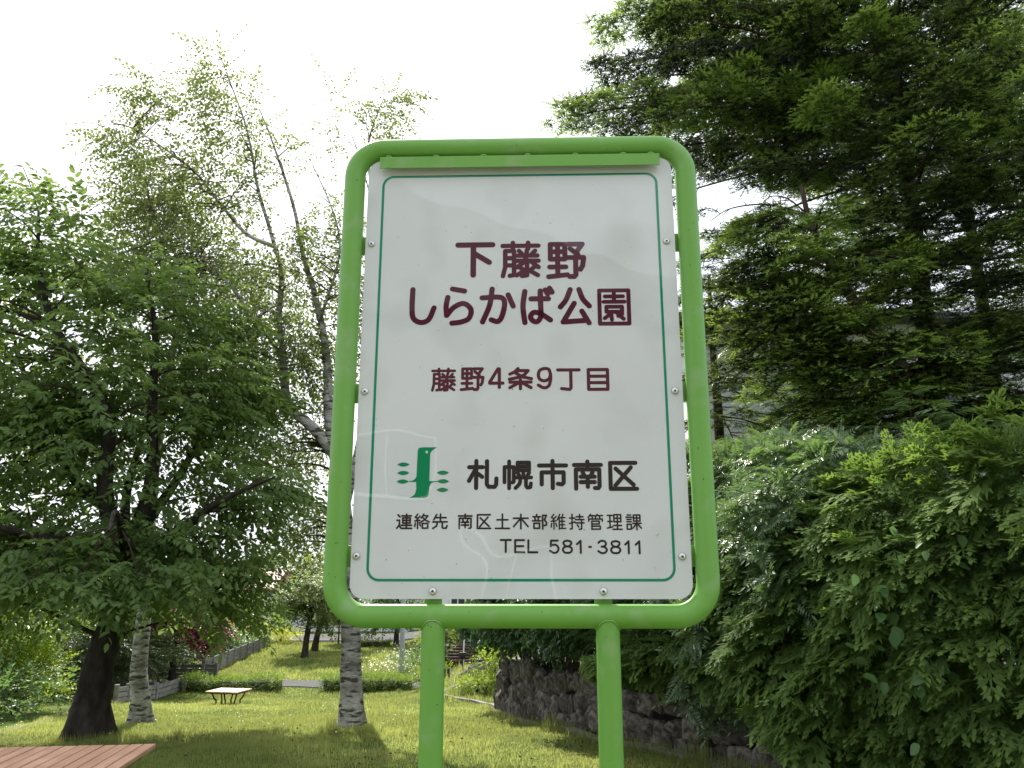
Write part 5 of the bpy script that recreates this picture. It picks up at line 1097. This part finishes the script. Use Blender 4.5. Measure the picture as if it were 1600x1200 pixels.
def grassy(name, label, px, Y, w_, h_, n, mt='garden_leaf', cat='plant'):
    q = P(px, 0, Y); x = q[0]; zg = float(gz(x, Y)); root = empty(name, (x, Y, zg), label, cat); V = []; F = []; T_ = []
    for k in range(n):
        a = rng.random()*6.28; r_ = rng.random()**.5*w_*.25; bx, by = x+math.cos(a)*r_, Y+math.sin(a)*r_; l = h_*rng.uniform(.6, 1.1); ln = rng.uniform(.1, .7)*w_*.4; dx, dy = math.cos(a), math.sin(a); wv = np.array([-dy, dx, 0])*.011; b_ = len(V)
        p0 = np.array([bx, by, zg-.03]); p1 = p0+[dx*ln*.35, dy*ln*.35, l*.7]; p2 = p0+[dx*ln, dy*ln, l*rng.uniform(.75, 1)]; V += [p0-wv, p0+wv, p1+wv, p1-wv, p2]; F += [(b_, b_+1, b_+2), (b_, b_+2, b_+3), (b_+3, b_+2, b_+4)]; T_ += [rng.random()]*3
    link('blades', mesh_np('blades', np.array(V)-np.array(root.location), [np.array(F)], False, T_), M[mt], root, 'stuff')
grassy('tall_grass_clump', 'clump of tall light green grass at the left edge of the lawn', 22, 12.2, 1.5, .85, 900, 'yellow_leaf')
grassy('iris_clump', 'green iris leaves between the grass clump and the black trunk', 100, 15.5, 1.8, .7, 700)
for px, Y, w_, h_, n, tp_, mt, sc, lab in [(60, 16.5, 2.6, 1.4, 1000, 'tiny', 'yellow_leaf', 1.6, 'feathery light green bush left of the black trunk'), (130, 14.8, 1.6, .8, 600, 'small', 'garden_leaf', 1., 'low leafy border plant right beside the black trunk'), (20, 14.5, 1.6, 1.1, 600, 'small', 'yellow_leaf', 1.1, 'leafy bush behind the grass clump'),  # left garden bushes in yellow_leaf: sunlight put into their leaf colour
        (95, 21, 3.0, 1.5, 800, 'small', 'garden_leaf', 1.4, 'rounded bush in the middle of the garden'), (180, 17.5, 1.5, 1.3, 600, 'tiny', 'yellow_leaf', 1.5, 'airy pale green shrub between the two near trunks'), (195, 24, 2.4, 1.3, 700, 'small', 'olive_leaf', 1.5, 'dark shrub behind the banded birch trunk'), (290, 28.5, 3.2, 1.5, 1000, 'small', 'olive_leaf', 1.5, 'olive green shrub under the dark red maple'),
        (345, 31.5, 2.4, 1.3, 700, 'small', 'olive_leaf', 1.5, 'rounded dark shrub behind the short brownish fence'), (330, 35, 3.0, 1.9, 800, 'small', 'garden_leaf', 1.6, 'green shrub mass beyond the short fence'), (383, 38.0, .95, 1.5, 400, 'tiny', 'olive_leaf', 1.8, 'clipped dark round topiary above the grey panel fence'), (408, 39.5, 2.4, 1.5, 600, 'small', 'garden_leaf', 1.6, 'loose green bush at the end of the grey panel fence'),
        (445, 40.5, 1.4, .55, 300, 'small', 'garden_leaf', 1.4, 'low green plant left of the two lawn trees'), (462, 42, 1.1, .5, 260, 'small', 'garden_leaf', 1.4, 'small dark plant at the foot of the lawn trees'), (505, 45.4, .95, .7, 260, 'tiny', 'yellow_shrub', 1.6, 'bright yellow ball shrub by the street'), (480, 46, 1.2, .8, 260, 'tiny', 'yellow_shrub', 1.6, 'yellow shrub partly behind the lawn trees'),
        (428, 44, 2.6, 1.3, 600, 'tiny', 'orange_flower', 1.8, 'bush full of orange flowers at the end of the garden'), (240, 33, 3.4, 2.3, 800, 'small', 'garden_leaf', 1.9, 'tall dark shrub mass deep in the garden'), (150, 28, 4, 2.4, 900, 'small', 'garden_leaf', 1.9, 'tall bush at the back of the garden'), (30, 30, 5, 2.6, 900, 'small', 'garden_leaf', 2.0, 'broad bush at the back of the garden on the left'), (-60, 22, 5, 2.8, 900, 'small', 'garden_leaf', 1.9, 'broad bush beyond the left edge'),
        (776, 24.0, .9, .95, 420, 'small', 'yellow_leaf', .9, 'yellow green leafy shrub beside the end of the stone wall')]:
    bush('garden_bush', lab, px, 0, Y, w_, h_, int(n*.52), TP[tp_], M[mt], sc*1.3)
bush('garden_bush', 'low sprawling yellow green plant on the bank under the arched rail', 758, 0, 23.2, 1.0, .35, 300, TP['small'], M['yellow_leaf'], .8)
bush('garden_bush', 'tuft of bright grass at the left foot of the bank', 700, 0, 26.0, 1.2, .4, 300, TP['tiny'], M['yellow_leaf'], 1.2)
bush('garden_bush', 'dark green shrub behind the letter box', 727, 0, 31.0, 1.0, 1.5, 300, TP['small'], M['garden_leaf'], 1.2)
bush('garden_bush', 'green weedy shrub on the bank left of the letter box', 700, 0, 29.5, 2.0, 1.0, 500, TP['small'], M['garden_leaf'], 1.1)

# ================================================================ LAWN GRASS
def blades(name, n, x0, x1, y0, y1, h_, wd, mt, cond=None, tnt=0., lean=.5):
    x = rng.uniform(x0, x1, n); y = y0+(y1-y0)*rng.random(n)
    u = x/np.maximum(y, .1); m = (u > -.80) & (u < .42)
    if cond is not None: m &= cond(x, y)
    x, y = x[m], y[m]; n = len(x); z = gz(x, y)
    patch = .5+.5*np.sin(x*1.1+1.7*np.sin(y*.8))*np.cos(y*.9+np.sin(x*1.9)); dry = sstep(np.sin(x*.9+2)+np.cos(y*.75+x*.4)+.6*np.sin(x*3.1+y*2.3)+rng.normal(0, .25, n), .3, 1.4)
    hh = h_*(.55+.6*rng.random(n))*(.6+.8*patch)*(1+.9*sstep(np.sin(x*5.3+y)*np.sin(y*4.1-x*2), .55, .9)); a = rng.random(n)*6.283; dx, dy = np.cos(a), np.sin(a); ln = hh*rng.uniform(.05, lean, n)
    w_ = wd*(.7+.6*rng.random(n)); A = np.stack([x, y, z-.01], 1); wv = np.stack([-dy*w_/2, dx*w_/2, 0*x], 1); B = A+np.stack([dx*ln*.4, dy*ln*.4, hh*.65], 1); Cc = A+np.stack([dx*ln, dy*ln, hh], 1)
    V = np.stack([A-wv, A+wv, B+wv*.7, B-wv*.7, Cc], 1).reshape(-1, 3); b_ = (np.arange(n)*5)[:, None, None]; tri = [(0, 1, 2), (0, 2, 3), (3, 2, 4)] if y0 < 8 else [(0, 1, 4)]; F = (np.array(tri)[None]+b_).reshape(-1, 3)
    t = np.repeat(np.clip(.2+.25*patch+.55*dry+rng.normal(0, .12, n)+tnt, 0, 1), len(tri))
    o = link(name, mesh_np(name, V, [F], False, t), M[mt], kind='stuff'); o['label'] = 'short uneven lawn grass with yellowish dry patches'; return o
wx = lambda y: np.interp(-y, -WL[:, 1], WL[:, 0])
onlawn = lambda x, y: (x < wx(y)-.2) & ~((y > 27.3) & (y < 29.5)) & (x > np.interp(y, [0, 10.4, 16.3, 22.8, 26.6, 29.8, 36.5, 43.5], [-9, -6.2, -8.4, -10.2, -10.4, -10.8, -11.8, -12.6])-.3)
blades('grass', 76000, -5.5, 2.6, 5.2, 9.5, .05, .006, 'grass', onlawn)
o = blades('grass', 120000, -9, 1.4, 9.5, 16, .055, .010, 'grass', onlawn); o['label'] = 'lawn grass around the tree trunks'
o = blades('grass', 70000, -11, .6, 16, 27.3, .06, .018, 'grass', onlawn); o['label'] = 'sunlit grass of the slope around the distant table'
o = blades('grass', 50000, -12.6, -.5, 29.4, 46, .09, .035, 'grass', onlawn); o['label'] = 'bright grass of the far lawn beyond the hedges'
o = blades('grass', 9000, -3.6, .2, 18.6, 27, .16, .02, 'grass', lambda x, y: (x > -2.6) & (gz(x, y) > np.interp(y, KY, KZ)+.06), .2); o['label'] = 'taller weeds on the planted bank'
ey = rng.uniform(7.2, 18, 9000); o = blades('grass', 26000, -.6, 2.4, 7.0, 18.4, .13, .007, 'grass', lambda x, y: (x < wx(y)-.1) & (x > wx(y)-.42), .1); o['label'] = 'ragged longer grass along the foot of the stone wall'
for (tx, ty, rr, lab) in ((-5.06, 10.3, .42, 'longer grass at the foot of the black trunk'), (-6.03, 13.9, .36, 'longer grass at the foot of the banded birch'), (-2.07, 11.05, .33, 'longer grass at the foot of the birch near the left post')):
    o = blades('grass', 2600, tx-rr*1.3, tx+rr*1.3, ty-rr*1.3, ty+rr*1.3, .12, .009, 'grass', lambda x, y: (np.hypot(x-tx, y-ty) < rr*1.2) & (np.hypot(x-tx, y-ty) > rr*.55), .05); o['label'] = lab
# daisies on the far bank and scattered clover heads
def dots(label, xs_, ys_, h_, r_, name='daisies'):
    n = len(xs_); A = np.stack([xs_, ys_, gz(xs_, ys_)+h_*rng.uniform(.6, 1.1, n)], 1); o = np.array([(math.cos(k*1.2566), math.sin(k*1.2566), .0) for k in range(5)])*r_; Rm = frames(rng.normal(0, 1, (n, 3))*[1, 1, .2], np.tile([0, -.5, 1.], (n, 1)), tilt=.3)
    V = (np.einsum('nij,kj->nki', Rm, o)+A[:, None]).reshape(-1, 3); F = (np.arange(5)[None]+(np.arange(n)*5)[:, None]); q = link(name, mesh_np(name, V, [F]), M['white_flower'], kind='stuff'); q['label'] = label
dots('drift of white daisies on the bank by the lamp post', np.concatenate([rng.normal(-4.2, .7, 420), rng.uniform(-6, -3, 130)]), np.concatenate([rng.normal(34.5, 2.6, 420), rng.uniform(30, 44, 130)]), .3, .028)
dots('scattered white clover heads in the lawn', rng.uniform(-9, -1.5, 420), rng.uniform(10, 44, 420), .07, .011, 'clover_flowers')
# fallen leaves and litter at the tree foot
n = 500; x = rng.uniform(-5.5, 1.2, n); y = rng.uniform(6, 14, n); m = onlawn(x, y); x, y = x[m], y[m]; Lv = Leaves(); v_, f_ = leaf4(.3)
Lv.put([(v_, f_, np.array([.5, .5]))], frames(rng.normal(0, 1, (len(x), 3))*[1, 1, .1], np.tile([0, 0, 1.], (len(x), 1)), tilt=.5), np.stack([x, y, gz(x, y)+.03], 1), .045); o = Lv.build('fallen_leaves', mat('dry_leaf', (.10, .06, .03), .8), None); o['label'] = 'few dry fallen leaves in the grass'
sizes = sum(len(o.data.polygons) for o in bpy.data.objects if o.type == 'MESH'); print('polygons', sizes, 'objects', len(bpy.data.objects))
